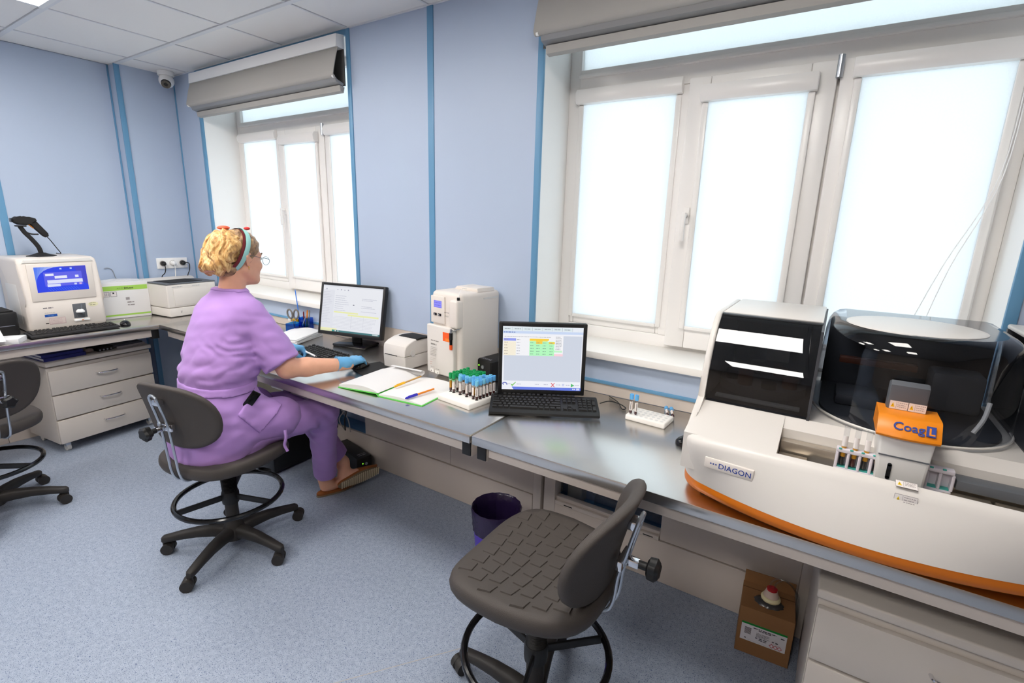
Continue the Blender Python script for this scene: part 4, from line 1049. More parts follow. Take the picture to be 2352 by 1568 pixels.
# ------------------------------------------------------------------ small black backup power units
def ups(label, loc, rotz, w, d, h):
    t = thing('backup_power_unit', label, 'power unit', loc, rotz)
    MB().box(0, w, 0, d, 0.0, h, 0.006, 3).obj('case', 'black_plastic', t)
    MB().box(0.004, w-0.004, -0.003, 0.002, 0.004, h-0.004, 0.003).obj('front_panel', 'black_matte', t)
    MB().cyl((w*0.58, -0.003, h*0.66), (w*0.58, -0.008, h*0.66), 0.009, n=20).obj('power_button', 'zinc', t)
    MB().cyl((w*0.36, -0.003, h*0.70), (w*0.36, -0.0055, h*0.70), 0.004, n=12).obj('indicator_light', 'led_green', t)
    printed('top_print', text_lines(w*0.3, w*0.9, [d*0.10, d*0.16], 0.006, (150, 150, 160), 0.2, 5), T(0, 0, h+0.0004) @ rx(-90), t)
    return t
ups('black backup power unit on the bench behind the tube rack', (3.046, -0.168, CT), D2R(-12), 0.135, 0.150, 0.105)
ups('black backup power unit on the floor against the duct panel', (2.215, -0.240, 0), D2R(78), 0.100, 0.320, 0.125)
# ------------------------------------------------------------------ tubes and racks on the bench
mat('cap_green', (22, 160, 92), 0.4); mat('cap_blue', (104, 184, 240), 0.4); mat('cap_blue2', (126, 204, 236), 0.4); mat('ring_green', (150, 220, 160), 0.5)
mat('serum', (224, 160, 36), 0.25); mat('blood', (70, 16, 14), 0.3); mat('tube_label', (240, 232, 228), 0.7); mat('foam_white', (244, 240, 234), 0.6)
def tube_parts(kind):
    # returns list of (name, mesh); origin at tube bottom
    out = []
    out.append(('glass', MB().lathe([(0.0, 0.0), (0.0035, 0.0008), (0.0062, 0.004), (0.0065, 0.008), (0.0065, 0.074)], n=14).mesh('tube_glass', 'clear_tube')))
    capm = {'g': 'cap_green', 'b': 'cap_blue', 'c': 'cap_blue2'}[kind]
    out.append(('cap', MB().lathe([(0.0, 0.070), (0.0078, 0.070), (0.0086, 0.074), (0.0086, 0.092), (0.0080, 0.095), (0.0050, 0.095), (0.0045, 0.089), (0.0, 0.089)], n=16).mesh('tube_cap', capm)))
    if kind == 'g':
        out.append(('cap_ring', MB().lathe([(0.0068, 0.058), (0.0075, 0.059), (0.0075, 0.064), (0.0068, 0.065)], n=14).mesh('tube_ring', 'ring_green')))
    lb = MB().lathe([(0.0067, 0.018), (0.0067, 0.060)], n=12, a0=-PI*0.75, a1=PI*0.55).mesh('tube_label', 'tube_label'); out.append(('label_sticker', lb))
    out.append(('fluid', MB().lathe([(0.0, 0.0012), (0.004, 0.0025), (0.0056, 0.006), (0.0056, 0.020), (0.0, 0.020)], n=12).mesh('tube_blood', 'blood')))
    out.append(('plasma', MB().lathe([(0.0, 0.0202), (0.0056, 0.0202), (0.0056, 0.056), (0.0, 0.056)], n=12).mesh('tube_plasma', 'serum')))
    out.append(('barcode', MB().lathe([(0.00685, 0.022), (0.00685, 0.056)], n=2, a0=-PI*0.40, a1=-PI*0.32).mesh('tube_barcode', 'black_matte')))
    return out
TP = {k: tube_parts(k) for k in 'gbc'}
def place_tube(kind, loc, rot, label, group):
    t = thing('test_tube', label, 'test tube', loc, rot, group); t.scale = (0.96, 0.96, 0.88)
    for nm, me in TP[kind]: link(nm, me, t)
    return t
rk = thing('tube_rack', 'white tube rack full of green and blue capped tubes', 'tube rack', (3.317, -0.548, CT), D2R(97.0))
# local: origin near corner, x to the left-back direction, y ...
RA = Vector((3.137, -0.526)); RB = Vector((3.317, -0.548)); RC_ = Vector((3.362, -0.330))
ux = (RA-RB); rl = ux.length; ang = math.atan2(ux.y, ux.x)
rk.rotation_euler = (0, 0, ang)          # +x from the near corner towards the left corner, -y towards the wall
RW, RDp = 0.196, 0.205
m = MB(); m.box(0, RW, -RDp, 0, 0.0, 0.026, 0.006, 3); m.obj('rack_block', 'foam_white', rk)
hole = MB().cyl((0, 0, 0.0258), (0, 0, 0.0266), 0.0072, n=14).mesh('hole', 'dark_gap')
rr = random.Random(12)
ca, sa = math.cos(ang), math.sin(ang)
n_g = n_b = 0
for iu in range(9):
    for iv in range(10):
        lx = 0.018+iu*0.020; ly = -(0.020+iv*0.0215)
        # tubes fill the wall side; the near left part of the block is empty
        if iv < 2 or iv > 7 or (iv == 2 and iu in (2, 6)): continue
        if rr.random() < 0.09: continue
        green = iu >= 7 or (iv >= 4 and iu >= 4) or (iv >= 5 and iu >= 3) or (iv >= 7 and iu >= 2)
        kind = 'g' if green else ('b' if rr.random() < 0.6 else 'c')
        wx = RB.x+lx*ca-ly*sa; wy = RB.y+lx*sa+ly*ca
        h = link('hole', hole, rk); h.location = (lx, ly, 0)
        if kind == 'g': lab = 'green capped blood tube standing in the full tube rack'
        elif kind == 'b': lab = 'mid blue capped blood tube standing in the full tube rack'
        else: lab = 'pale blue capped blood tube standing in the full tube rack'
        place_tube(kind, (wx, wy, CT+0.0268+(0.004 if green else 0)*rr.random()), rr.uniform(0, 6.28) if rr.random() < 0.4 else D2R(rr.uniform(-70, 40)), lab,
                   {'g': 'green capped tubes in the rack', 'b': 'mid blue capped tubes in the rack', 'c': 'pale blue capped tubes in the rack'}[kind])
# small rack with two tubes
r2 = thing('tube_rack', 'small white tube rack with only two blue capped tubes standing', 'tube rack', (3.873, -0.243, CT), D2R(-3.5))
MB().box(0, 0.162, 0, 0.108, 0.0, 0.022, 0.005, 3).obj('rack_block', 'foam_white', r2)
for i in range(7):
    for j in range(4):
        o = link('hole', MB().cyl((0, 0, 0.0218), (0, 0, 0.0224), 0.0068, n=12).mesh('hole', 'device_grey'), r2) if (i, j) == (0, 0) else link('hole', hole2, r2)
        hole2 = o.data; o.location = (0.018+i*0.021, 0.018+j*0.024, 0)
for i in range(2): place_tube('b', (3.889+i*0.021, -0.226-i*0.0013, CT+0.0226), D2R(-20+30*i), 'blue capped blood tube standing at the end of the small rack', 'two tubes in the small rack')
for i, (dx, dy) in enumerate(((0.125, 0.088), (0.146, 0.090))):
    t = thing('test_tube', 'blue capped tube lying behind the small white rack', 'test tube', (3.873+dx+0.012, -0.243+0.124+i*0.002, CT+0.0088), 0, 'tubes lying behind the small rack')
    t.rotation_euler = (PI/2*0.999, 0, D2R(200))
    for nm, me in TP['b']: link(nm, me, t)

# ------------------------------------------------------------------ coagulation analyser
CG = Vector((4.700, -0.350, CT))
cg = thing('coagulation_analyser', 'large white coagulation analyser with smoked lid and orange base band', 'analyser', CG)
XL, XR = 4.205, 5.200
mat('deck_dark', (66, 67, 72), 0.5); mat('cg_grey', (96, 99, 104), 0.45); mat('rail_steel', (196, 186, 172), 0.3, metal=0.8); mat('cg_brown', (96, 50, 32), 0.5); mat('ring_white', (236, 232, 226), 0.3)
def yf(x): return -0.800+0.60*(x-4.64)**2
def yr(x): return -0.746+0.12*max(0.0, x-4.80)**2*3
def corner(x):
    r = 0.060; d = min(x-XL, XR-x)
    return 0.0 if d >= r else r-math.sqrt(max(0.0, r*r-(r-d)**2))
xsam = [XL+0.06*(1-math.cos(PI/2*i/6)) for i in range(7)]+[XL+0.06+(XR-XL-0.12)*i/30 for i in range(1, 31)]+[XR-0.06*(1-math.cos(PI/2*i/6)) for i in range(5, -1, -1)]
def L3(x, y, z): return (x-CG.x, y-CG.y, z-CG.z)
def fy(x, z):
    f = min(1, max(0, (z-0.862)/(0.985-0.862)))
    return (yf(x)*(1-f)+yr(x)*f - 0.006*math.sin(PI*f)) + corner(x)*1.0
rows = []
for x in xsam:
    c = corner(x)
    pr_ = [(fy(x, 0.862), 0.862), (fy(x, 0.89), 0.89), (fy(x, 0.93), 0.93), (fy(x, 0.96), 0.96), (fy(x, 0.982), 0.982), (yr(x)+c+0.004, 0.994), (yr(x)+c+0.013, 1.002), (-0.722+c*0.6, 1.005)]
    rows.append([L3(x, y, z) for y, z in pr_])
body = MB(); body.grid(rows)
body.grid([[L3(x, -0.722+corner(x)*0.6, 1.005), L3(x, -0.722+corner(x)*0.6, 0.93)] for x in xsam])
# deck pieces around the sample track
def deck(x0, x1, ya, yb, za, zb, zlow=0.90):
    body.prism([(ya-CG.y, zlow-CG.z), (ya-CG.y, za-CG.z), (yb-CG.y, zb-CG.z), (yb-CG.y, zlow-CG.z)], 'x', x0-CG.x, x1-CG.x)
deck(XL+0.004, 4.440, -0.722, -0.552, 1.0045, 1.052); deck(5.10, XR-0.004, -0.722, -0.552, 1.0045, 1.052)
deck(4.440, 5.10, -0.600, -0.552, 1.032, 1.052)
body.box(XL+0.010-CG.x, XR-0.010-CG.x, -0.552-CG.y, -0.07-CG.y, 0.83-CG.z, 1.048-CG.z)
body.obj('body', 'device_white', cg, angle=45)
# track floor with rails
MB().box(4.440-CG.x, 5.10-CG.x, -0.722-CG.y, -0.600-CG.y, 0.945-CG.z, 0.966-CG.z).obj('track_floor', 'deck_dark', cg)
for (x0, x1, y0, y1, z1) in ((4.442, 5.09, -0.632, -0.602, 1.008), (4.442, 4.508, -0.715, -0.640, 0.980), (4.514, 4.64, -0.715, -0.670, 0.976), (4.78, 4.865, -0.715, -0.640, 0.980), (4.872, 4.985, -0.715, -0.640, 0.980), (4.992, 5.09, -0.715, -0.640, 0.980)):
    MB().box(x0-CG.x, x1-CG.x, y0-CG.y, y1-CG.y, 0.966-CG.z, z1-CG.z, 0.002).obj('track_plate', 'rail_steel', cg)
MB().box(4.80-CG.x, 5.09-CG.x, -0.650-CG.y, -0.606-CG.y, 0.990-CG.z, 1.014-CG.z, 0.003).obj('track_bridge', 'cg_grey', cg)
# side cheeks
for (x0, x1) in ((XL, XL+0.018), (XR-0.018, XR)):
    poly = [(-0.07, 0.828), (-0.07, 1.296), (-0.10, 1.308), (-0.425, 1.308), (-0.450, 1.303), (-0.478, 1.276), (-0.508, 1.240), (-0.540, 1.182), (-0.556, 1.125), (-0.563, 1.062), (-0.630, 1.038), (-0.664, 1.016), (-0.676, 0.990), (-0.664, 0.94), (-0.646, 0.90), (-0.625, 0.862), (-0.59, 0.830)]
    MB().prism([(y-CG.y, z-CG.z) for y, z in poly], 'x', x0-CG.x, x1-CG.x, 0.006, 2).obj('side_cheek', 'device_white', cg)
# orange base band and feet
rows = [[L3(x, fy(x, 0.862)+o, z) for o, z in ((0.001, 0.862), (0.0, 0.848), (0.006, 0.832), (0.022, 0.824), (0.08, 0.824))] for x in xsam]
MB().grid(rows).obj('base_band', 'orange_band', cg, angle=60)
MB().box(XL+0.05-CG.x, XR-0.05-CG.x, -0.64-CG.y, -0.09-CG.y, 0.003, 0.034).obj('underside', 'deck_dark', cg)
for (x, y) in ((4.30, -0.60), (5.10, -0.60), (4.30, -0.13), (5.10, -0.13)):
    MB().cyl(L3(x, y, CT), L3(x, y, CT+0.012), 0.018, n=16).obj('foot', 'black_plastic', cg)
# hoods with smoked window, left and right of the lid
HARC = []
for i in range(15):
    th_ = 0.842+(0.05-0.842)*i/14
    HARC.append((-0.556+(math.cos(0.05)-math.cos(th_))/2.9, 1.060+(math.sin(th_)-math.sin(0.05))/2.9))
def hood(x0, x1):
    MB().box(x0-CG.x, x1-CG.x, -0.425-CG.y, -0.07-CG.y, 1.294-CG.z, 1.308-CG.z, 0.005).obj('hood_top', 'device_white', cg)
    MB().box(x0-CG.x, x1-CG.x, -0.085-CG.y, -0.07-CG.y, 1.048-CG.z, 1.294-CG.z).obj('hood_back', 'deck_dark', cg)
    MB().box(x0-CG.x, x1-CG.x, -0.552-CG.y, -0.085-CG.y, 1.0482-CG.z, 1.052-CG.z).obj('hood_floor', 'deck_dark', cg)
    pts = [(-0.425, 1.3055)]+HARC
    th = 0.004; back = [(y+th, z-0.001) for y, z in pts][::-1]
    MB().prism([(y-CG.y, z-CG.z) for y, z in pts+back], 'x', x0-CG.x, x1-CG.x).obj('smoked_window', 'smoked', cg, angle=60)
    MB().box(x0-CG.x, x1-CG.x, -0.430-CG.y, -0.418-CG.y, 1.286-CG.z, 1.2935-CG.z).obj('window_rail', 'cg_grey', cg)
hood(XL+0.018, 4.492); hood(4.946, XR-0.018)
MB().box(4.490-CG.x, 4.497-CG.x, -0.555-CG.y, -0.07-CG.y, 1.048-CG.z, 1.30-CG.z).obj('partition', 'deck_dark', cg)
# reagent carousel under the left window
MB().cyl(L3(4.35, -0.32, 1.052), L3(4.35, -0.32, 1.080), 0.125, n=40).obj('reagent_wheel', 'cg_grey', cg)
for k in range(8):
    a = 2*PI*k/8+0.3
    MB().cyl(L3(4.35+0.09*math.cos(a), -0.32+0.09*math.sin(a), 1.080), L3(4.35+0.09*math.cos(a), -0.32+0.09*math.sin(a), 1.098+0.012*(k % 3)), 0.022, n=18).obj('reagent_vial', 'cg_brown' if k % 2 else 'black_plastic', cg)
MB().box(4.24-CG.x, 4.47-CG.x, -0.50-CG.y, -0.475-CG.y, 1.052-CG.z, 1.060-CG.z, 0.002).obj('deck_strip', 'device_grey', cg)
MB().box(4.34-CG.x, 4.41-CG.x, -0.20-CG.y, -0.185-CG.y, 1.12-CG.z, 1.20-CG.z, 0.003).obj('inner_label', 'device_grey', cg)
# barrel-shaped smoked lid
LC = Vector((4.7185, -0.345))
def dshape(R, yb, n=36, yoff=0.0):
    pts = []
    for i in range(n+1):
        a = PI+PI*i/n
        pts.append((LC.x+R*math.cos(a), LC.y+yoff+R*math.sin(a)))
    pts += [(LC.x+R, (LC.y+yb)/2), (LC.x+R, yb), (LC.x+R*0.5, yb), (LC.x, yb), (LC.x-R*0.5, yb), (LC.x-R, yb), (LC.x-R, (LC.y+yb)/2)]
    return pts
lev = [(0.223, 1.060, -0.075), (0.222, 1.13, -0.075), (0.221, 1.20, -0.075), (0.219, 1.250, -0.077), (0.214, 1.276, -0.080), (0.204, 1.295, -0.086), (0.190, 1.306, -0.092), (0.172, 1.311, -0.10)]
rows = []
for R, z, yb in lev: rows.append([L3(x, y, z-0.03*0) for x, y in dshape(R, yb)])
MB().grid(rows, close_v=True).obj('lid', 'smoked_lid', cg, angle=60)
# upper ring round the white disc
circ = [(LC.x-0.020+0.153*math.cos(2*PI*i/43), LC.y-0.015+0.153*math.sin(2*PI*i/43)) for i in range(43)]
dd = dshape(0.172, -0.10); base_ang = [math.atan2(y-(LC.y-0.015), x-(LC.x-0.02)) for x, y in dd]
inner = [(LC.x-0.020+0.153*math.cos(a), LC.y-0.015+0.153*math.sin(a)) for a in base_ang]
mat('lid_rim', (58, 66, 80), 0.12)
MB().grid([[L3(x, y, 1.311) for x, y in dd], [L3(x, y, 1.3118) for x, y in inner]], close_v=True).obj('lid_top', 'lid_rim', cg)
MB().lathe([(0.0, 0.004), (0.150, 0.004), (0.153, 0.003), (0.154, 0.0)], L3(LC.x-0.020, LC.y-0.015, 1.310), 48).obj('lid_disc', 'device_white', cg)
rim = dshape(0.2245, -0.075)[:37]
MB().tube([L3(x, y, 1.058) for x, y in rim], 0.0032, 6).obj('lid_edge', 'ring_white', cg)
# inside the lid
MB().prism([(x-CG.x, y-CG.y) for x, y in dshape(0.205, -0.09)], 'z', 1.0482-CG.z, 1.056-CG.z).obj('lid_floor', 'deck_dark', cg)
MB().box(4.51-CG.x, 4.93-CG.x, -0.085-CG.y, -0.07-CG.y, 1.05-CG.z, 1.28-CG.z).obj('lid_back', 'deck_dark', cg)
MB().box(4.55-CG.x, 4.75-CG.x, -0.20-CG.y, -0.17-CG.y, 1.15-CG.z, 1.17-CG.z, 0.003).obj('gantry_arm', 'cg_brown', cg)
MB().box(4.78-CG.x, 4.90-CG.x, -0.24-CG.y, -0.14-CG.y, 1.056-CG.z, 1.17-CG.z, 0.01).obj('measuring_block', 'cg_grey', cg)
MB().box(4.55-CG.x, 4.66-CG.x, -0.36-CG.y, -0.22-CG.y, 1.056-CG.z, 1.09-CG.z, 0.01).obj('cuvette_block', 'deck_dark', cg)
MB().tube([L3(4.862, -0.47, 1.16), L3(4.855, -0.485, 1.12), L3(4.84, -0.495, 1.085)], 0.005, 8, smooth=4).obj('probe_hose', 'ring_white', cg)
# sampling arm in front
MB().prism([(-0.605-CG.y, 1.060-CG.z), (-0.618-CG.y, 1.205-CG.z), (-0.60-CG.y, 1.213-CG.z), (-0.572-CG.y, 1.206-CG.z), (-0.572-CG.y, 1.06-CG.z)], 'x', 4.650-CG.x, 4.726-CG.x, 0.005).obj('arm_tower', 'cg_grey', cg)
MB().prism([(4.648, 0.93), (4.642, 1.105), (4.742, 1.105), (4.736, 0.93)][::1] and [(4.650-CG.x, 0.945-CG.z), (4.640-CG.x, 1.105-CG.z), (4.745-CG.x, 1.105-CG.z), (4.738-CG.x, 0.945-CG.z)], 'y', -0.688-CG.y, -0.575-CG.y, 0.007, 3).obj('arm_column', 'device_grey', cg)
MB().box(4.646-CG.x, 4.740-CG.x, -0.6895-CG.y, -0.686-CG.y, 1.050-CG.z, 1.053-CG.z).obj('column_joint', 'cg_grey', cg)
mb = MB(); rows = []
for i in range(13):
    f = i/12; x = 4.633+0.118*f; bow = 0.008*math.sin(PI*f)
    rows.append([L3(x, y-bow, z) for y, z in ((-0.575, 1.144), (-0.660, 1.144), (-0.667, 1.1415), (-0.693, 1.110), (-0.695, 1.104), (-0.692, 1.099), (-0.575, 1.099))])
mb.grid(rows, close_v=True, cap=True); mb.obj('orange_cap', 'orange', cg, angle=40)
CAPM = T(*L3(4.6915, -0.6885, 1.1270)) @ rx(-39.5)
tx = text_mesh('lettering', 'Coag', 0.0275, CAPM @ T(-0.0300, 0, -0.0085), cg, 'logo_blue', 0.0003, 0.0004)
MB().box(0.0310, 0.0475, -0.0006, 0.004, -0.0120, 0.0125).xf(CAPM).obj('logo_square', 'logo_blue', cg)
text_mesh('lettering', 'L', 0.0235, CAPM @ T(0.0345, -0.0008, -0.0085), cg, 'orange', 0.0003, 0.0006)
s_ = MB(); s_.cyl(L3(4.671, -0.6905, 0.997), L3(4.671, -0.6865, 0.997), 0.0042, n=10); s_.cyl(L3(4.671, -0.6905, 1.030), L3(4.671, -0.6865, 1.030), 0.0042, n=10); s_.box(4.6668-CG.x, 4.6752-CG.x, -0.6905-CG.y, -0.6865-CG.y, 0.997-CG.z, 1.030-CG.z)
s_.obj('slot', 'black_gloss', cg)
MB().cyl(L3(4.671, -0.6900, 0.980), L3(4.671, -0.6865, 0.980), 0.0015, n=8).obj('screw', 'dark_gap', cg)
def warn(w, h):
    return [(0, 0, w, h, (150, 140, 140)), (w*0.015, h*0.04, w*0.985, h*0.96, (242, 236, 232)), (w*0.36, h*0.1, w*0.375, h*0.9, (170, 160, 160)), ('p', [(w*0.08, h*0.25), (w*0.29, h*0.25), (w*0.185, h*0.78)], (238, 200, 20)), ('p', [(w*0.165, h*0.42), (w*0.205, h*0.42), (w*0.185, h*0.6)], (60, 50, 20))]+text_lines(w*0.42, w*0.95, [h*0.75, h*0.52, h*0.30], h*0.07, (170, 160, 160), 0.2, 4)
printed('warning_label', warn(0.036, 0.022), T(*L3(4.6545, -0.6145, 1.1445)) @ rx(4), cg)
printed('warning_label', warn(0.034, 0.022), T(*L3(4.6910, -0.6145, 1.1445)) @ rx(4), cg)
printed('warning_label', warn(0.040, 0.024), T(*L3(4.683, -0.742, 1.0038)) @ rx(-76), cg)
printed('warning_label', warn(0.042, 0.024), T(*L3(4.683, -0.7515, 0.966)) @ rx(-4), cg)
# maker's plate on the front
def on_front(x, z, out=0.0):
    y = fy(x, z); sl_ = (fy(x+0.01, z)-fy(x-0.01, z))/0.02
    return T(*L3(x, y-out, z)) @ Matrix.Rotation(math.atan(sl_), 4, 'Z')
MB().box(-0.062, 0.062, -0.003, 0.010, -0.0155, 0.0155, 0.003, 2).xf(on_front(4.338, 0.943)).obj('name_plate', 'device_warm', cg)
text_mesh('lettering', 'DIAGON', 0.0205, on_front(4.338, 0.943, 0.0033) @ T(-0.026, 0, -0.007), cg, 'logo_blue', 0.0003, 0.0001, 1.02)
dt = MB()
for i in range(3): dt.cyl((-0.0455+i*0.0068, 0.001, 0.001), (-0.0455+i*0.0068, -0.0004, 0.001), 0.0022, n=10)
dt.xf(on_front(4.338, 0.943, 0.0030)).obj('logo_dots', 'logo_blue', cg)
# sample racks in the track, each with its own tubes
mat('rack_lilac', (226, 220, 228), 0.45); mat('teal', (70, 170, 160), 0.5)
def sample_rack(label, x0, y0, n, filled, grp):
    t = thing('sample_rack', label, 'sample rack', (x0, y0, 0.9655))
    w = 0.0232*n+0.004; m = MB()
    m.box(0, w, 0.0, 0.022, 0.0, 0.018, 0.002); m.box(0, w, 0.0, 0.022, 0.058, 0.068, 0.002)
    for i in range(n+1): m.box(i*0.0232, i*0.0232+0.006, 0.0, 0.022, 0.018, 0.058, 0.0015, 1)
    m.box(0, w, 0.019, 0.022, 0.018, 0.058)
    m.obj('holder', 'rack_lilac', t)
    for i in range(n):
        MB().box(0.0062+i*0.0232, 0.0230+i*0.0232, 0.004, 0.0188, 0.0182, 0.021).obj('tube_seat', 'teal', t)
        MB().box(0.004+i*0.0232, 0.011+i*0.0232, -0.001, 0.002, 0.066, 0.0705, 0.001, 1).obj('clip', 'teal', t)
        if i in filled:
            q = thing('sample_cup', 'clear tube of dark blood and yellow plasma in the analyser rack', 'test tube', (x0+0.0146+i*0.0232, y0+0.0112, 0.9655+0.0215), 0, grp)
            MB().lathe([(0.0, 0.0), (0.005, 0.001), (0.0062, 0.005), (0.0062, 0.100), (0.0068, 0.101), (0.0068, 0.103), (0.0058, 0.103)], n=14).obj('glass', 'clear_tube', q)
            MB().lathe([(0.0, 0.001), (0.0054, 0.004), (0.0054, 0.024), (0.0, 0.024)], n=12).obj('blood', 'black_plastic' if i != 1 else 'blood', q)
            MB().lathe([(0.0, 0.0243), (0.0054, 0.0243), (0.0054, 0.056), (0.0, 0.056)], n=12).obj('plasma', 'serum', q)
            lb = MB().lathe([(0.0064, 0.052), (0.0064, 0.080)], n=8, a0=-PI*0.9, a1=-PI*0.2).obj('label_sticker', 'tube_label', q)
sample_rack('white sample rack holding four tubes beside the sampling arm', 4.566, -0.664, 4, {0, 1, 2, 3}, 'tubes in the analyser sample rack')
sample_rack('short white sample rack with an empty place behind the sampling arm', 4.744, -0.655, 2, set(), None)

# ------------------------------------------------------------------ blood analyser on the left bench (front faces +X)
ha = thing('blood_analyser', 'cream blood analyser with a blue touch screen', 'analyser', (0.308, -0.962, CT), D2R(92))
# local: x across (-0.2..0.2), y to the back, front at y=0
sh = [(0.0, 0.030), (0.012, 0.012), (0.06, 0.006), (0.392, 0.006), (0.392, 0.455), (0.38, 0.466), (0.06, 0.466), (0.030, 0.458), (0.016, 0.430), (0.010, 0.19), (0.0, 0.17)]
MB().prism(sh, 'x', -0.202, 0.202, 0.022, 4).obj('housing', 'device_warm', ha, angle=50)
MB().box(-0.19, 0.19, 0.03, 0.38, 0.0, 0.010).obj('base', 'dark_gap', ha)
MB().box(-0.203, 0.203, 0.0085, 0.0125, 0.180, 0.1825).obj('front_joint', 'device_grey', ha)
MB().box(-0.165, 0.165, 0.004, 0.012, 0.196, 0.432, 0.004).obj('front_panel', 'device_warm', ha)
MB().prism([(-0.18, 0.436), (-0.165, 0.456), (0.165, 0.456), (0.18, 0.436)], 'y', 0.012, 0.03, 0.003).obj('brow_recess', 'device_grey', ha)
MB().box(-0.2035, -0.198, 0.10, 0.30, 0.05, 0.30, 0.004).obj('side_hatch', 'device_grey', ha)
def scr(w, h):
    it = [(0, 0, w, h, (24, 60, 236))]
    def R(u0, v0, u1, v1, c): it.append((u0*w, (1-v1)*h, u1*w, (1-v0)*h, c))
    for i in range(8): it.append(('p', [(0, h*(1-0.10*i)), (w*(0.07*(8-i)), h), (w*(0.07*(7-i)), h), (0, h*(1-0.10*(i-1)) if i else h)], (60+22*(8-i), 110+15*(8-i), 245)))
    R(0.55, 0.0, 1.0, 0.06, (60, 66, 200)); it.append(('p', [(w*0.75, h), (w, h), (w, h*0.2), (w*0.92, h*0.3)], (58, 62, 205)))
    R(0.16, 0.22, 0.90, 0.78, (92, 96, 236)); R(0.19, 0.27, 0.35, 0.36, (236, 238, 255)); R(0.36, 0.37, 0.60, 0.48, (236, 238, 255)); R(0.76, 0.37, 0.83, 0.47, (230, 232, 255))
    R(0.21, 0.53, 0.90, 0.67, (226, 230, 255)); R(0.20, 0.69, 0.45, 0.80, (222, 228, 255)); R(0.72, 0.70, 0.77, 0.77, (210, 220, 255)); R(0.82, 0.70, 0.87, 0.77, (214, 180, 236))
    for u in (0.48, 0.68): R(u, 0.06, u+0.04, 0.12, (190, 214, 255))
    for i in range(12): it.append(('p', [(w*(0.25+0.05*i), h*0.03), (w*(0.256+0.05*i), h*0.03), (w*(0.20+0.05*i), h*0.16), (w*(0.194+0.05*i), h*0.16)], (70, 140, 255)))
    return it
printed('touch_screen', scr(0.262, 0.158), T(-0.132, 0.0028, 0.252), ha, 'screen', lift=0.00003)
printed('brand_print', text_lines(-0.124, -0.074, [0.148], 0.007, (120, 116, 120), 0.02, 3)+text_lines(-0.120, -0.066, [0.118], 0.004, (196, 190, 186), 0.1, 4), T(0, -0.0008, 0), ha)
printed('blue_bar', [(-0.122, 0.094, -0.060, 0.110, (16, 80, 170))]+text_lines(-0.108, -0.076, [0.100], 0.004, (90, 140, 205), 0.05, 5), T(0, -0.0008, 0), ha)
printed('rating_label', [(-0.104, 0.044, -0.022, 0.084, (190, 150, 156)), (-0.102, 0.046, -0.024, 0.082, (222, 208, 202))]+text_lines(-0.098, -0.03, [0.075, 0.066, 0.057, 0.049], 0.003, (206, 180, 182), 0.2, 6), T(0, -0.0008, 0), ha)
printed('usb_port', [(-0.124, 0.050, -0.108, 0.056, (20, 20, 20))], T(0, -0.0008, 0), ha)
MB().box(0.024, 0.096, -0.0015, 0.012, 0.066, 0.162, 0.002).obj('sampling_bay', 'cg_grey', ha)
MB().lathe([(0.0, 0.0), (0.024, 0.0), (0.027, 0.02), (0.026, 0.034), (0.020, 0.046), (0.0, 0.05)], (0.060, -0.004, 0.070), 20).obj('sample_cup', 'clear_plastic', ha)
MB().lathe([(0.0, 0.034), (0.024, 0.034), (0.024, 0.042), (0.016, 0.052), (0.008, 0.054), (0.0, 0.050)], (0.060, -0.004, 0.070), 20).obj('sample_cap', 'white_paint', ha)
MB().cyl((0.070, -0.002, 0.124), (0.070, -0.002, 0.160), 0.002, n=8).obj('probe', 'zinc', ha)
MB().box(0.020, 0.104, -0.014, 0.002, 0.046, 0.060, 0.004).obj('drip_ledge', 'white_paint', ha)
printed('warning_mark', [('p', [(0.056, 0.0495), (0.070, 0.0495), (0.063, 0.058)], (226, 120, 40))], T(0, -0.0146, 0), ha)
mat('sticker_yellow', (238, 234, 196), 0.6)
st = MB(); rows = [[(0.136+0.028*f*math.cos(a), -0.002, 0.150+0.015*f*math.sin(a)) for a in [2*PI*i/24 for i in range(24)]] for f in (0.02, 1.0)]
st.grid(rows, close_v=True).obj('oval_sticker', 'sticker_yellow', ha); printed('sticker_print', text_lines(0.116, 0.154, [0.155, 0.144], 0.004, (130, 126, 100), 0.1, 2), T(0, -0.0024, 0), ha)

# barcode scanner on its stand
bs = thing('scanner_stand', 'black gooseneck stand of the barcode scanner on the blood analyser', 'stand', (0.115, -0.995, CT+0.466), D2R(92))
MB().lathe([(0.0, 0.0), (0.078, 0.0), (0.078, 0.004), (0.046, 0.012), (0.022, 0.022), (0.0, 0.024)], n=6).obj('base', 'black_matte', bs, angle=20)
MB().tube([(0.0, 0.0, 0.018), (-0.008, 0.0, 0.060), (-0.034, 0.0, 0.110), (-0.060, 0.0, 0.150), (-0.078, 0.0, 0.190)], 0.0125, 12, smooth=5).obj('gooseneck', 'black_matte', bs)
MB().tube([(-0.070, 0.0, 0.176), (-0.056, 0.0, 0.156), (-0.030, 0.0, 0.142), (0.004, 0.0, 0.140)], 0.0045, 8, smooth=5).obj('cradle_arm', 'black_matte', bs)
cr = MB(); cr.box(-0.100, -0.050, -0.022, 0.022, 0.188, 0.197, 0.004); cr.obj('cradle', 'black_matte', bs)
sg = thing('barcode_scanner', 'black handheld barcode scanner with an orange trigger', 'scanner', (0.115, -0.995, CT+0.466), D2R(92))
MB().prism([(-0.112, 0.236), (-0.108, 0.216), (-0.088, 0.200), (-0.048, 0.198), (-0.028, 0.212), (-0.016, 0.214), (0.004, 0.226), (0.000, 0.240), (-0.028, 0.250), (-0.060, 0.246), (-0.092, 0.250)], 'y', -0.026, 0.026, 0.008, 3).obj('head', 'black_matte', sg)
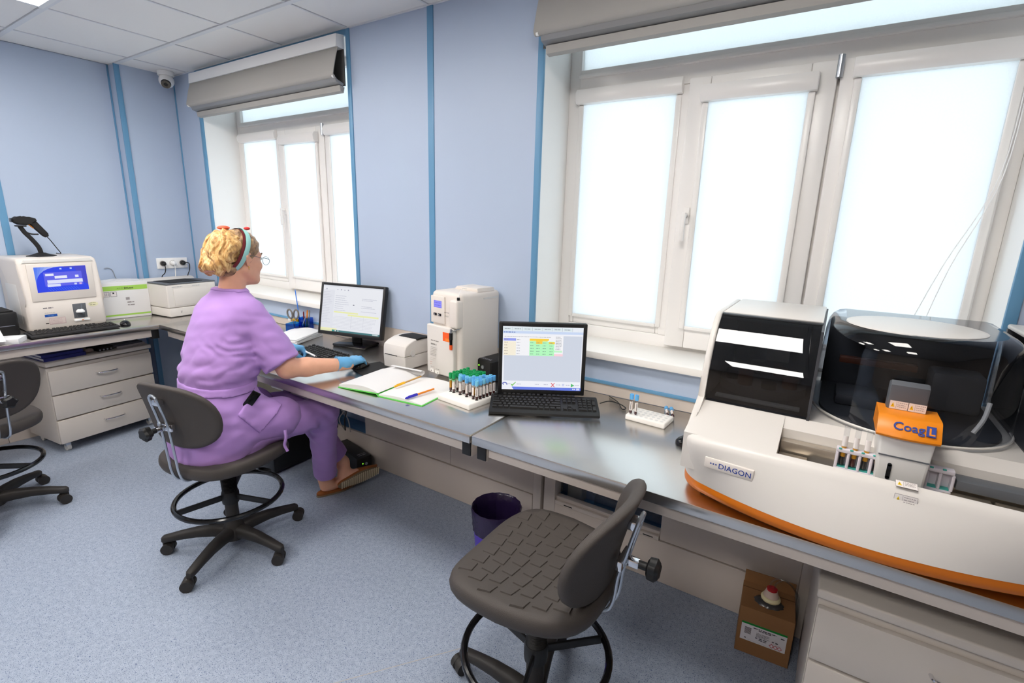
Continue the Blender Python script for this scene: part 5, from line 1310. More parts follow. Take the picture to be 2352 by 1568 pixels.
MB().prism([(-0.034, 0.206), (0.000, 0.228), (0.052, 0.146), (0.052, 0.128), (0.036, 0.120), (0.022, 0.130)], 'y', -0.017, 0.017, 0.008, 3).obj('handle', 'black_matte', sg)
MB().prism([(-0.040, 0.202), (-0.028, 0.208), (-0.008, 0.180), (-0.016, 0.176)], 'y', -0.007, 0.007, 0.003).obj('trigger', 'orange', sg)
MB().box(-0.118, -0.108, -0.022, 0.022, 0.214, 0.240, 0.003).obj('window', 'black_gloss', sg)
MB().tube([(0.044, 0, 0.126), (0.062, 0.01, 0.100), (0.095, 0.05, 0.055), (0.130, 0.10, 0.012), (0.136, 0.13, 0.0045), (0.137, 0.20, 0.004)], 0.0026, 6, smooth=6).obj('cord', 'black_matte', sg)

# green striped carton
gb = thing('reagent_box', 'white carton with green stripes beside the blood analyser', 'box', (0.140, -0.574, CT), D2R(85))
MB().box(-0.142, 0.142, 0.0, 0.205, 0.0, 0.262, 0.004, 2).obj('carton', 'paper', gb)
g_ = [(-0.138, 0.205, 0.136, 0.238, (166, 214, 92)), (-0.138, 0.018, 0.138, 0.030, (158, 206, 84))]
g_ += [(-0.135, 0.162, -0.097, 0.198, (150, 146, 150)), (-0.132, 0.165, -0.100, 0.195, (226, 220, 220)), (-0.093, 0.162, -0.055, 0.198, (150, 146, 150)), (-0.090, 0.165, -0.058, 0.195, (230, 224, 224)), (-0.080, 0.181, -0.070, 0.193, (30, 30, 34))]
g_ += [(-0.127+0.010*i, 0.170, -0.122+0.010*i, 0.190, (176, 172, 176)) for i in range(3)]
g_ += [(-0.006, 0.132, 0.018, 0.152, (176, 170, 172))]+[(-0.004, 0.134+0.004*i, 0.016, 0.1355+0.004*i, (120, 116, 118)) for i in range(4)]+text_lines(0.0, 0.046, [0.112, 0.092], 0.006, (130, 122, 122), 0.05, 8)+text_lines(-0.05, -0.012, [0.219], 0.004, (120, 160, 70), 0.05, 9)
printed('carton_print', g_, T(0, -0.0006, 0), gb)
text_mesh('lettering', 'Diluent', 0.019, T(-0.008, -0.0012, 0.214), gb, 'black_matte', 0.0002, 0.0003)
MB().prism([(-0.13, 0.2625), (-0.02, 0.272), (0.08, 0.268), (0.13, 0.2625)], 'y', 0.06, 0.19, 0.001).obj('open_flap', 'paper', gb)

# laser printer in the corner
lr = thing('laser_printer', 'white laser printer in the corner with a dark output tray', 'printer', (0.372, -0.222, CT), D2R(96))
MB().box(-0.182, 0.182, 0.0, 0.355, 0.006, 0.070, 0.006, 2).obj('paper_tray', 'device_white', lr)
MB().box(-0.186, 0.186, 0.004, 0.360, 0.072, 0.245, 0.010, 3).obj('housing', 'device_white', lr)
MB().box(-0.14, 0.186-0.02, 0.001, 0.006, 0.086, 0.215, 0.003).obj('front_flap', 'device_white', lr)
MB().prism([(-0.186, 0.245), (-0.186, 0.252), (0.186, 0.252), (0.186, 0.245)], 'y', 0.004, 0.35, 0.003).obj('top_deck', 'cg_grey', lr)
MB().prism([(0.05, 0.2522), (0.05, 0.2555), (0.27, 0.2535), (0.27, 0.2522)], 'x', -0.13, 0.11).obj('output_tray', 'black_matte', lr)
MB().prism([(0.27, 0.252), (0.30, 0.268), (0.355, 0.268), (0.355, 0.252)], 'x', -0.186, 0.186, 0.003).obj('rear_deck', 'device_white', lr)
MB().box(0.02, 0.16, -0.0015, 0.004, 0.014, 0.040, 0.002).obj('tray_grip', 'black_matte', lr)
printed('printer_print', text_lines(-0.150, -0.07, [0.226], 0.004, (170, 172, 176), 0.05, 2)+text_lines(0.0, 0.06, [0.226], 0.004, (176, 178, 182), 0.05, 3)+[('p', [(-0.105, 0.030), (-0.101, 0.030), (-0.097, 0.046), (-0.101, 0.046)], (90, 90, 90))], T(0, -0.0008, 0), lr)
tag(MB().tube([(0.30, -0.395, CT+0.003), (0.28, -0.405, CT+0.004), (0.18, -0.400, CT+0.005), (0.08, -0.402, CT+0.006), (0.05, -0.402, CT+0.03)], 0.004, 6, smooth=4).obj('printer_cable', 'black_plastic'), 'black cable squeezed between the striped box and the laser printer', 'cable')

# things at the left end of the wall bench
pb = thing('small_printer', 'black compact printer at the end of the left wall bench', 'printer', (0.300, -1.335, CT), D2R(92))
MB().box(-0.130, 0.130, 0.0, 0.26, 0.0, 0.145, 0.010, 3).obj('housing', 'black_plastic', pb); MB().box(-0.11, 0.11, -0.0015, 0.004, 0.06, 0.064).obj('paper_slot', 'zinc', pb); MB().box(-0.12, 0.12, 0.02, 0.22, 0.1455, 0.152, 0.004).obj('lid', 'black_matte', pb)
wbx = thing('paper_box', 'low white carton with loose papers beside the left keyboard', 'box', (0.500, -1.318, CT), D2R(60))
MB().box(-0.075, 0.075, -0.06, 0.06, 0.0, 0.030, 0.002).obj('carton', 'paper', wbx); MB().box(-0.03, 0.03, -0.09, 0.09, 0.0, 0.002).xf(T(-0.03, -0.03, 0.050) @ rz(25) @ rx(16)).obj('loose_sheet', 'paper', wbx)
# binders and trays on top of the left cabinet
mat('binder_blue', (44, 50, 130), 0.4)
cbx = Matrix.Rotation(D2R(97), 4, 'Z'); cz = 0.622
def on_cab(x, y, z=0.0): v = T(0.425, -1.150, cz) @ cbx @ Vector((x, y, z)); return v
def binder(label, x, y, z, w, d, h, m, cat='binder', name='binder'):
    t = thing(name, label, cat, on_cab(x, y, z), D2R(97))
    MB().box(0, w, 0, d, 0, 0.003).obj('cover', m, t); MB().box(0, w, 0, d, h-0.003, h).obj('cover', m, t); MB().box(0, w, 0, 0.003, 0.003, h-0.003).obj('spine', m, t)
    MB().box(0.004, w-0.004, 0.004, d-0.004, 0.003, h-0.003).obj('papers', 'paper', t)
binder('dark blue binder lying on the left drawer cabinet', 0.006, 0.035, 0.001, 0.225, 0.28, 0.022, 'binder_blue')
binder('second dark blue binder stacked on the first under the bench', 0.000, 0.042, 0.0235, 0.220, 0.28, 0.020, 'binder_blue')
binder('flat grey folder lying on the left drawer cabinet', 0.42, 0.05, 0.001, 0.18, 0.28, 0.012, 'device_grey', 'folder', 'folder')
binder('thin grey folder on top of the flat grey folder', 0.40, 0.06, 0.0135, 0.19, 0.27, 0.010, 'cg_grey', 'folder', 'folder')
t = thing('battery_tray', 'black tray of small batteries on the left drawer cabinet', 'tray', on_cab(0.305, 0.050, 0.001), D2R(97))
MB().box(0, 0.095, 0, 0.16, 0, 0.028, 0.003).obj('tray', 'black_matte', t)
for i in range(4): MB().cyl((0.012+i*0.022, -0.003, 0.010), (0.012+i*0.022, 0.0, 0.010), 0.006, n=10).obj('battery', 'zinc', t)
mat('bag_beige', (176, 160, 150), 0.4)
tag(MB().sphere((0, 0, 0.016), 0.030, 14, 8, (1.0, 0.7, 0.5)).xf(T(*on_cab(0.262, 0.075, 0.001)) @ rz(97)).obj('rolled_bag', 'bag_beige'), 'small beige rolled bag between the binders and the black tray', 'bag')

# ------------------------------------------------------------------ below the benches
pc = thing('computer_tower', 'black computer tower on the floor under the bench', 'computer', (1.610, -0.515, 0), D2R(2))
MB().box(0, 0.165, 0.0, 0.40, 0.012, 0.360, 0.004).obj('case', 'black_plastic', pc); MB().box(-0.001, 0.166, -0.004, 0.004, 0.014, 0.358, 0.006).obj('front_panel', 'black_gloss', pc)
for (x, y) in ((0.02, 0.03), (0.14, 0.03), (0.02, 0.36), (0.14, 0.36)): MB().cyl((x, y, 0), (x, y, 0.013), 0.010, n=10).obj('foot', 'black_plastic', pc)
pw = thing('power_strip', 'white power strip fixed under the bench front rail', 'power strip', (2.00, -0.618, 0.648))
MB().box(0, 0.34, 0, 0.05, 0.0, 0.045, 0.006).obj('case', 'device_warm', pw); MB().box(0.15, 0.19, -0.002, 0.004, 0.010, 0.034, 0.002).obj('outlet', 'black_matte', pw); MB().box(0.112, 0.122, -0.003, 0.05, -0.002, 0.069).obj('bracket', 'device_grey', pw)
MB().box(0.28, 0.30, 0.02, 0.05, 0.045, 0.069).obj('bracket', 'device_grey', pw)
mat('cord_grey', (176, 172, 166), 0.5); mat('cord_dark', (60, 56, 54), 0.5)
rr = random.Random(21)
for i in range(7):
    xa = 1.80+rr.uniform(-.02, .25); xb = 1.84+rr.uniform(-.05, .24)
    pts = [(xa, -0.10-rr.uniform(0, .03), 0.70), (xa+rr.uniform(-.06, .06), -0.12-rr.uniform(0, .05), 0.52), (xb+rr.uniform(-.08, .08), -0.13-rr.uniform(0, .05), 0.40), (xb, -0.12-rr.uniform(0, .04), 0.30), (xb+rr.uniform(-.06, .02), -0.125, 0.215)]
    dark = i % 3 == 0
    tag(MB().tube(pts, 0.0036 if not dark else 0.0042, 6, smooth=6).obj('hanging_cable', 'cord_dark' if dark else 'cord_grey'), ('dark' if dark else 'pale grey')+' cable hanging in the tangle behind the woman\'s knees', 'cable', ('dark' if dark else 'grey')+' cables under the bench')
for i, (x, w) in enumerate(((3.66, 0.15), (3.84, 0.15))):
    t = thing('plastic_container', 'clear plastic container standing in the wall niche below the window', 'container', (x, 0.02, 0.1365), 0, 'plastic containers in the niche')
    m = MB(); m.box(0, w, 0, 0.11, 0.0, 0.12, 0.012, 3); m.obj('tub', 'clear_plastic', t); MB().box(-0.004, w+0.004, -0.004, 0.114, 0.12, 0.130, 0.004).obj('lid', 'clear_plastic', t)
# ------------------------------------------------------------------ organic shapes: signed distance field -> surface net mesh
class SDF:
    def __init__(self, lo, hi, h):
        self.lo = np.array(lo, float); self.h = h
        n = np.ceil((np.array(hi)-self.lo)/h).astype(int)+1; self.n = n
        self.F = np.full(n, 0.5, np.float32)
        self.ax = [(self.lo[i]+h*np.arange(n[i])).astype(np.float32) for i in range(3)]
    def block(self, lo, hi):
        sl_ = []
        for i in range(3):
            a = max(0, int((lo[i]-self.lo[i])/self.h)); b = min(self.n[i], int((hi[i]-self.lo[i])/self.h)+2)
            if b <= a: return None
            sl_.append(slice(a, b))
        X = self.ax[0][sl_[0]][:, None, None]; Y = self.ax[1][sl_[1]][None, :, None]; Z = self.ax[2][sl_[2]][None, None, :]
        return tuple(sl_), X, Y, Z
    def put(self, sl_, d, k, op):
        A = self.F[sl_]
        if op == 'sub':
            d = -d; 
            if k > 0:
                hh = np.clip(0.5-0.5*(A-d)/k, 0, 1); self.F[sl_] = A*(1-hh)+d*hh+k*hh*(1-hh)
            else: self.F[sl_] = np.maximum(A, d)
            return
        if k > 0:
            hh = np.clip(0.5+0.5*(A-d)/k, 0, 1); self.F[sl_] = A*(1-hh)+d*hh-k*hh*(1-hh)
        else: self.F[sl_] = np.minimum(A, d)
    def cap(self, a, b, ra, rb, k=0.01, cut=None, op='add', sq=None):
        a = np.array(a, float); b = np.array(b, float); R = max(ra, rb)+0.05+k
        B = self.block(np.minimum(a, b)-R, np.maximum(a, b)+R)
        if B is None: return
        sl_, X, Y, Z = B; v = b-a; vv = float(v@v)+1e-12
        dx, dy, dz = X-a[0], Y-a[1], Z-a[2]
        tt = (dx*v[0]+dy*v[1]+dz*v[2])/vv; t = np.clip(tt, 0, 1)
        qx, qy, qz = dx-t*v[0], dy-t*v[1], dz-t*v[2]
        if sq is not None:      # flatten along direction n by factor s
            n, s_ = np.array(sq[0], float), sq[1]; n = n/np.linalg.norm(n)
            c = (qx*n[0]+qy*n[1]+qz*n[2])*(1/s_-1); qx, qy, qz = qx+c*n[0], qy+c*n[1], qz+c*n[2]
        d = np.sqrt(qx*qx+qy*qy+qz*qz)-(ra+(rb-ra)*t)
        if cut is not None: d = np.maximum(d, (tt-cut)*math.sqrt(vv))
        self.put(sl_, d.astype(np.float32), k, op)
    def ell(self, c, r, k=0.01, M=None, op='add'):
        c = np.array(c, float); r = np.array(r, float); R = r.max()+0.05+k
        B = self.block(c-R, c+R)
        if B is None: return
        sl_, X, Y, Z = B; dx, dy, dz = X-c[0], Y-c[1], Z-c[2]
        if M is not None:
            ux = M[0][0]*dx+M[0][1]*dy+M[0][2]*dz; uy = M[1][0]*dx+M[1][1]*dy+M[1][2]*dz; uz = M[2][0]*dx+M[2][1]*dy+M[2][2]*dz
        else: ux, uy, uz = dx, dy, dz
        k0 = np.sqrt((ux/r[0])**2+(uy/r[1])**2+(uz/r[2])**2); k1 = np.sqrt((ux/r[0]**2)**2+(uy/r[1]**2)**2+(uz/r[2]**2)**2)+1e-6
        d = k0*(k0-1)/k1
        self.put(sl_, d.astype(np.float32), k, op)
    def column(self, secs, k=0.01, n=2.3):
        # secs rows: z, cx, cy, a(x half), b(y half)
        S_ = np.array(secs, float); z0, z1 = S_[0, 0], S_[-1, 0]
        m = S_[:, 3].max()+0.06
        B = self.block([S_[:, 1].min()-m, S_[:, 2].min()-m, z0-0.06], [S_[:, 1].max()+m, S_[:, 2].max()+m, z1+0.06])
        sl_, X, Y, Z = B; zf = Z.ravel()
        g = lambda i: smooth_interp(zf, S_[:, 0], S_[:, i])[None, None, :]
        cx, cy, a, b = g(1), g(2), g(3), g(4)
        q = (np.abs((X-cx)/a)**n+np.abs((Y-cy)/b)**n)**(1/n)
        d = (q-1)*np.minimum(a, b)
        d = np.maximum(d, np.maximum(Z-z1, z0-Z))
        self.put(sl_, d.astype(np.float32), k, 'add')
    def warp(self, fn):
        X = self.ax[0][:, None, None]; Y = self.ax[1][None, :, None]; Z = self.ax[2][None, None, :]
        self.F += fn(X, Y, Z).astype(np.float32)
    def copy(self):
        o = SDF.__new__(SDF); o.lo, o.h, o.n, o.ax = self.lo, self.h, self.n, self.ax; o.F = self.F.copy(); return o
    def mesh(self, name, m, sm=1):
        F = self.F; F[0], F[-1] = 0.5, 0.5; F[:, 0], F[:, -1] = 0.5, 0.5; F[:, :, 0], F[:, :, -1] = 0.5, 0.5
        s = F < 0
        c = s[:-1, :-1, :-1].astype(np.int8)
        for dx in (0, 1):
            for dy in (0, 1):
                for dz in (0, 1):
                    if dx+dy+dz: c = c + s[dx:s.shape[0]-1+dx, dy:s.shape[1]-1+dy, dz:s.shape[2]-1+dz]
        act = (c > 0) & (c < 8)
        I, J, K = np.nonzero(act); N = len(I)
        idx = np.full(act.shape, -1, np.int32); idx[I, J, K] = np.arange(N)
        P = np.zeros((N, 3)); cnt = np.zeros(N)
        cor = [(x, y, z) for x in (0, 1) for y in (0, 1) for z in (0, 1)]
        for p in cor:
            for ax in range(3):
                if p[ax]: continue
                q = list(p); q[ax] = 1
                fa = F[I+p[0], J+p[1], K+p[2]]; fb = F[I+q[0], J+q[1], K+q[2]]
                msk = (fa < 0) != (fb < 0)
                t = np.where(msk, fa/(fa-fb+1e-12), 0)
                for d in range(3):
                    P[:, d] += np.where(msk, p[d]+(t if d == ax else 0), 0)
                cnt += msk
        P /= np.maximum(cnt, 1)[:, None]
        P += np.stack([I, J, K], 1); P = P*self.h+self.lo
        quads = []
        for ax in range(3):
            a, b = (ax+1) % 3, (ax+2) % 3
            s0 = [slice(1, -1)]*3; s0[ax] = slice(0, -1); s1 = list(s0); s1[ax] = slice(1, None)
            A = s[tuple(s0)]; Bv = s[tuple(s1)]
            G = np.nonzero(A != Bv); g = [G[0].copy(), G[1].copy(), G[2].copy()]
            for d in range(3):
                if d != ax: g[d] = g[d]+1
            inside = A[G]
            def cell(da, db):
                q = [g[0].copy(), g[1].copy(), g[2].copy()]; q[a] = q[a]+da; q[b] = q[b]+db; return idx[q[0], q[1], q[2]]
            v = np.stack([cell(-1, -1), cell(0, -1), cell(0, 0), cell(-1, 0)], 1)
            v = np.where(inside[:, None], v, v[:, ::-1]); quads.append(v)
        Q = np.concatenate(quads); Q = Q[(Q >= 0).all(1)]
        # light smoothing
        for _ in range(sm):
            acc = np.zeros_like(P); cn = np.zeros(len(P))
            for e in range(4):
                i, j = Q[:, e], Q[:, (e+1) % 4]
                np.add.at(acc, i, P[j]); np.add.at(acc, j, P[i]); np.add.at(cn, i, 1); np.add.at(cn, j, 1)
            P = P*0.5+0.5*acc/np.maximum(cn, 1)[:, None]
        me = bpy.data.meshes.new(name); me.from_pydata(P.tolist(), [], Q.tolist())
        me.polygons.foreach_set('use_smooth', [True]*len(me.polygons)); me.update()
        me.materials.append(MATS[m] if isinstance(m, str) else m)
        return me
def smooth_interp(x, xp, fp):
    i = np.clip(np.searchsorted(xp, x)-1, 0, len(xp)-2); t = np.clip((x-xp[i])/(xp[i+1]-xp[i]), 0, 1)
    m = np.gradient(fp, xp); h = xp[i+1]-xp[i]
    return ((2*t**3-3*t**2+1)*fp[i]+(t**3-2*t**2+t)*h*m[i]+(-2*t**3+3*t**2)*fp[i+1]+(t**3-t**2)*h*m[i+1])
def sines(X, Y, Z, freq, seed, n=5):
    r = np.random.RandomState(seed); out = 0
    for i in range(n):
        d = r.normal(size=3); d /= np.linalg.norm(d); k = freq*(0.7+0.6*r.rand())*2*PI
        out = out+np.sin((X*d[0]+Y*d[1]+Z*d[2])*k+r.rand()*6.28)
    return out/n

# ------------------------------------------------------------------ materials of the woman
def mat_skin():
    m = mat('skin', (236, 178, 148), 0.5, vary=0.06, vscale=40, sss=0.12); return m
mat_skin()
mat('scrub', (176, 136, 204), 0.8, bump=0.25, bscale=700, vary=0.02, vscale=12, sheen=0.15)
mat('glove', (108, 178, 226), 0.42, bump=0.25, bscale=120)
mat('band_aqua', (160, 214, 208), 0.55); mat('band_red', (112, 30, 36), 0.6); mat('red_clip', (206, 40, 40), 0.4); mat('coral', (226, 96, 66), 0.5)
mat('slipper', (150, 88, 40), 0.6, bump=0.2, bscale=300); mat('sole_cream', (214, 198, 168), 0.7); mat('sole_dark', (128, 110, 88), 0.8); mat('gold', (230, 190, 90), 0.25, metal=1.0)
mat('eye_white', (235, 232, 228), 0.2); mat('lip', (190, 110, 100), 0.45); mat('brow', (120, 88, 60), 0.7)
def mat_hair(name, c1, c2, c3):
    m = bpy.data.materials.new(name); m.use_nodes = True; nt = m.node_tree; N = nt.nodes; L = nt.links
    b = N['Principled BSDF']; b.inputs['Roughness'].default_value = 0.48; b.inputs['Sheen Weight'].default_value = 0.1
    tc = N.new('ShaderNodeTexCoord'); mp = N.new('ShaderNodeMapping'); mp.inputs['Scale'].default_value = (34, 14, 7); mp.inputs['Rotation'].default_value = (0.6, 0.3, 0.2)
    n = N.new('ShaderNodeTexNoise'); n.inputs['Scale'].default_value = 4.0; n.inputs['Detail'].default_value = 6; n.inputs['Distortion'].default_value = 0.6
    L.new(tc.outputs['Object'], mp.inputs['Vector']); L.new(mp.outputs['Vector'], n.inputs['Vector'])
    r = N.new('ShaderNodeValToRGB'); r.color_ramp.elements[0].color = sl(c1); r.color_ramp.elements[0].position = 0.32
    r.color_ramp.elements[1].color = sl(c3); r.color_ramp.elements[1].position = 0.68; e = r.color_ramp.elements.new(0.5); e.color = sl(c2)
    L.new(n.outputs['Fac'], r.inputs[0]); L.new(r.outputs[0], b.inputs['Base Color'])
    bu = N.new('ShaderNodeBump'); bu.inputs['Strength'].default_value = 0.5; bu.inputs['Distance'].default_value = 0.003
    L.new(n.outputs['Fac'], bu.inputs['Height']); L.new(bu.outputs['Normal'], b.inputs['Normal'])
    MATS[name] = m
mat_hair('hair_blonde', (150, 104, 58), (214, 166, 100), (244, 212, 150)); mat_hair('hair_ash', (92, 66, 46), (150, 116, 82), (190, 158, 118))

# ------------------------------------------------------------------ pose (metres)
HIP_R, HIP_L = (2.325, -0.985, 0.590), (2.135, -0.985, 0.590)
KNE_R, KNE_L = (2.385, -0.575, 0.590), (2.155, -0.560, 0.585)
ANK_R, ANK_L = (2.205, -0.462, 0.095), (2.215, -0.345, 0.150)
SHO_R, SHO_L = (2.335, -0.868, 1.142), (2.010, -0.868, 1.142)
ELB_R, ELB_L = (2.448, -0.792, 0.880), (1.905, -0.790, 0.885)
WRI_R, WRI_L = (2.523, -0.508, 0.850), (2.015, -0.535, 0.855)
HC = Vector((2.172, -0.812, 1.368))
HM = Matrix.Rotation(D2R(6), 3, 'Z') @ Matrix.Rotation(D2R(-7), 3, 'X')     # head over the keyboard, looking slightly down
def hp(x, y, z): return tuple(HC+HM @ Vector((x, y, z)))
HMi = [list(r) for r in HM.transposed()]
# --- the body: one continuous skin surface
B_ = SDF((1.80, -1.26, -0.02), (2.74, -0.05, 1.56), 0.0045)
B_.column([(0.56, 2.23, -1.0, 0.16, 0.12), (0.70, 2.23, -1.0, 0.165, 0.12), (0.84, 2.215, -0.98, 0.135, 0.10), (1.0, 2.195, -0.935, 0.150, 0.105), (1.12, 2.18, -0.90, 0.150, 0.09), (1.18, 2.175, -0.88, 0.12, 0.065), (1.21, 2.172, -0.872, 0.07, 0.05)], 0.02)
B_.cap((2.174, -0.876, 1.15), hp(0, -0.028, -0.045), 0.058, 0.052, 0.03)
# skull, face, jaw
B_.ell(hp(0, -0.008, 0.035), (0.074, 0.094, 0.086), 0.02, HMi)
B_.ell(hp(0, 0.030, -0.035), (0.062, 0.066, 0.080), 0.025, HMi)
B_.ell(hp(0, 0.045, -0.085), (0.044, 0.044, 0.036), 0.02, HMi)
B_.cap(hp(-0.054, -0.005, -0.055), hp(-0.020, 0.070, -0.100), 0.018, 0.016, 0.02); B_.cap(hp(0.054, -0.005, -0.055), hp(0.020, 0.070, -0.100), 0.018, 0.016, 0.02)
B_.cap(hp(0, 0.090, 0.012), hp(0, 0.106, -0.030), 0.008, 0.011, 0.012); B_.cap(hp(0.010, 0.096, -0.034), hp(-0.010, 0.096, -0.034), 0.008, 0.008, 0.008)
for s in (-1, 1):
    B_.cap(hp(s*0.020, 0.086, 0.022), hp(s*0.050, 0.066, 0.018), 0.010, 0.009, 0.012)      # brow ridge
    B_.ell(hp(s*0.038, 0.066, -0.030), (0.020, 0.018, 0.018), 0.02, HMi)                   # cheek
    B_.ell(hp(s*0.032, 0.092, 0.002), (0.015, 0.014, 0.010), 0.008, HMi, 'sub')            # eye socket
    # ear: outer shell and lobe
    B_.cap(hp(s*0.074, -0.004, 0.022), hp(s*0.082, -0.022, 0.010), 0.008, 0.009, 0.006); B_.cap(hp(s*0.082, -0.022, 0.010), hp(s*0.076, -0.010, -0.028), 0.008, 0.007, 0.006)
    B_.cap(hp(s*0.070, -0.002, -0.005), hp(s*0.078, -0.014, 0.0), 0.013, 0.010, 0.008); B_.ell(hp(s*0.084, -0.008, 0.000), (0.006, 0.008, 0.014), 0.005, HMi, 'sub')
B_.cap(hp(-0.018, 0.086, -0.062), hp(0.018, 0.086, -0.062), 0.007, 0.007, 0.008); B_.cap(hp(-0.014, 0.086, -0.071), hp(0.014, 0.086, -0.071), 0.007, 0.007, 0.006)
# arms
for SH, EL, WR in ((SHO_R, ELB_R, WRI_R), (SHO_L, ELB_L, WRI_L)):
    B_.cap((SH[0]*0.9+2.172*0.1, SH[1], SH[2]-0.02), EL, 0.044, 0.045, 0.03)
    mid = tuple(EL[i]*0.7+WR[i]*0.3 for i in range(3))
    B_.cap(EL, mid, 0.044, 0.043, 0.02); B_.cap(mid, WR, 0.043, 0.027, 0.02)
# legs and feet
for HP_, KN, AN in ((HIP_R, KNE_R, ANK_R), (HIP_L, KNE_L, ANK_L)):
    B_.cap(HP_, KN, 0.082, 0.058, 0.03); mid = tuple(KN[i]*0.65+AN[i]*0.35 for i in range(3))
    B_.cap(KN, mid, 0.056, 0.052, 0.02); B_.cap(mid, AN, 0.050, 0.036, 0.02)
# foot frames: R flat on the floor, L rolled on its outer edge with the sole turned to the room
def frame(fwd, up):
    f = Vector(fwd).normalized(); u = Vector(up); u = (u-f*u.dot(f)).normalized(); r = f.cross(u)
    return Matrix((r, f, u)).transposed()
FR = (Vector((2.205, -0.492, 0.0)), frame((0.17, 0.98, 0.02), (0.02, 0, 1)))
FL = (Vector((2.305, -0.415, 0.062)), frame((0.28, 0.95, 0.10), (-0.80, 0.28, 0.34)))
for (o, Mf), AN in ((FR, ANK_R), (FL, ANK_L)):
    P_ = lambda x, y, z: tuple(o+Mf @ Vector((x, y, z)))
    B_.cap(AN, P_(0, 0.040, 0.055), 0.036, 0.034, 0.02); B_.cap(P_(0, 0.022, 0.050), P_(0, 0.030, 0.075), 0.026, 0.030, 0.02)
    B_.cap(P_(0, 0.045, 0.060), P_(0.0, 0.150, 0.040), 0.030, 0.020, 0.02); B_.cap(P_(-0.012, 0.06, 0.045), P_(-0.016, 0.165, 0.036), 0.022, 0.016, 0.02); B_.cap(P_(0.014, 0.06, 0.042), P_(0.020, 0.155, 0.034), 0.020, 0.014, 0.02)
    for q in range(5): B_.cap(P_(-0.024+q*0.012, 0.160-0.006*q, 0.034), P_(-0.026+q*0.0125, 0.205-0.010*q, 0.031), 0.011 if q == 0 else 0.008, 0.010 if q == 0 else 0.0065, 0.005)
    for s in (-1, 1): B_.ell(tuple(Vector(AN)+Mf @ Vector((s*0.034, 0, 0))), (0.010, 0.012, 0.012), 0.012)
pme = B_.mesh('person', 'skin', 1); del B_
PO = Vector((2.23, -1.0, 0.0)); pme.transform(T(*(-PO)))
person = link('person', pme); person.location = PO
tag(person, 'woman in a purple scrub suit and blue gloves typing at the bench', 'person')
def wear(name, me, label=None):
    me.transform(T(*(-PO))); return link(name, me, person, label)
def wearmb(mb, name, m, label=None, angle=40): mb.xf(T(*(-PO))); return mb.obj(name, m, person, angle=angle, label=label)

# --- scrub tunic
TS = SDF((1.78, -1.28, 0.46), (2.66, -0.62, 1.30), 0.0060)
TS.column([(0.515, 2.215, -1.040, 0.225, 0.170), (0.58, 2.22, -1.035, 0.232, 0.172), (0.66, 2.222, -1.025, 0.222, 0.168), (0.74, 2.22, -1.010, 0.205, 0.158), (0.805, 2.212, -0.990, 0.182, 0.142), (0.835, 2.208, -0.982, 0.180, 0.140),
           (0.865, 2.205, -0.972, 0.194, 0.152), (0.93, 2.200, -0.952, 0.194, 0.150), (1.02, 2.190, -0.925, 0.192, 0.142), (1.10, 2.180, -0.902, 0.186, 0.128), (1.150, 2.176, -0.888, 0.176, 0.112), (1.188, 2.174, -0.879, 0.142, 0.090), (1.214, 2.173, -0.874, 0.098, 0.074), (1.236, 2.172, -0.871, 0.074, 0.066)], 0.02)
for SH, EL, sx in ((SHO_R, ELB_R, 1), (SHO_L, ELB_L, -1)):
    h = tuple(SH[i]*0.08+EL[i]*0.92 for i in range(3)); h = (h[0], h[1]-0.004, h[2])
    TS.cap((SH[0]-0.02*sx, SH[1], SH[2]-0.005), h, 0.068, 0.082, 0.032, cut=0.99)
# lap of the tunic over the thighs
TS.cap((HIP_R[0]-0.01, -0.99, 0.635), (2.375, -0.80, 0.630), 0.110, 0.098, 0.05); TS.cap((HIP_L[0]+0.01, -0.99, 0.635), (2.15, -0.80, 0.630), 0.110, 0.098, 0.05)
def folds(X, Y, Z):
    n1 = sines(X, Y, Z, 5.5, 3); n2 = sines(X*1.0, Y*1.0, Z*1.8, 11.0, 8)
    pull = np.sin((Z-0.30*(X-2.2)+0.030*sines(X, Y, Z, 5.0, 5))*2*PI*16)*np.exp(-((Z-0.90)/0.10)**2)          # creases above the belt
    arm = np.sin(((X-2.2)*0.8+Z*1.2+0.10*n1)*2*PI*15)*np.exp(-((X-2.36)/0.09)**2)*np.exp(-((Z-1.02)/0.10)**2)   # armpit drag lines
    skirt = np.sin((np.arctan2(Y+1.0, X-2.21)*9+2.0*n1))*np.exp(-((Z-0.64)/0.10)**2)
    cr = np.abs(sines(X*1.0, Y*1.0, Z*1.4, 7.0, 41)); cr2 = np.abs(sines(X, Y, Z*0.8, 10.0, 43)); wz = 0.35+np.exp(-((Z-0.90)/0.09)**2)+0.9*np.exp(-((X-2.38)/0.08)**2-((Z-1.03)/0.10)**2)
    return -0.0075*wz*np.minimum(cr, 0.35)-0.0040*wz*np.minimum(cr2, 0.3)+0.0040+0.0050*n1+0.0030*n2+0.0022*pull*(0.5+n1)+0.0026*arm*(0.6+n2)+0.0034*skirt
TS.warp(folds)
wear('tunic', TS.copy().mesh('tunic', 'scrub', 1))
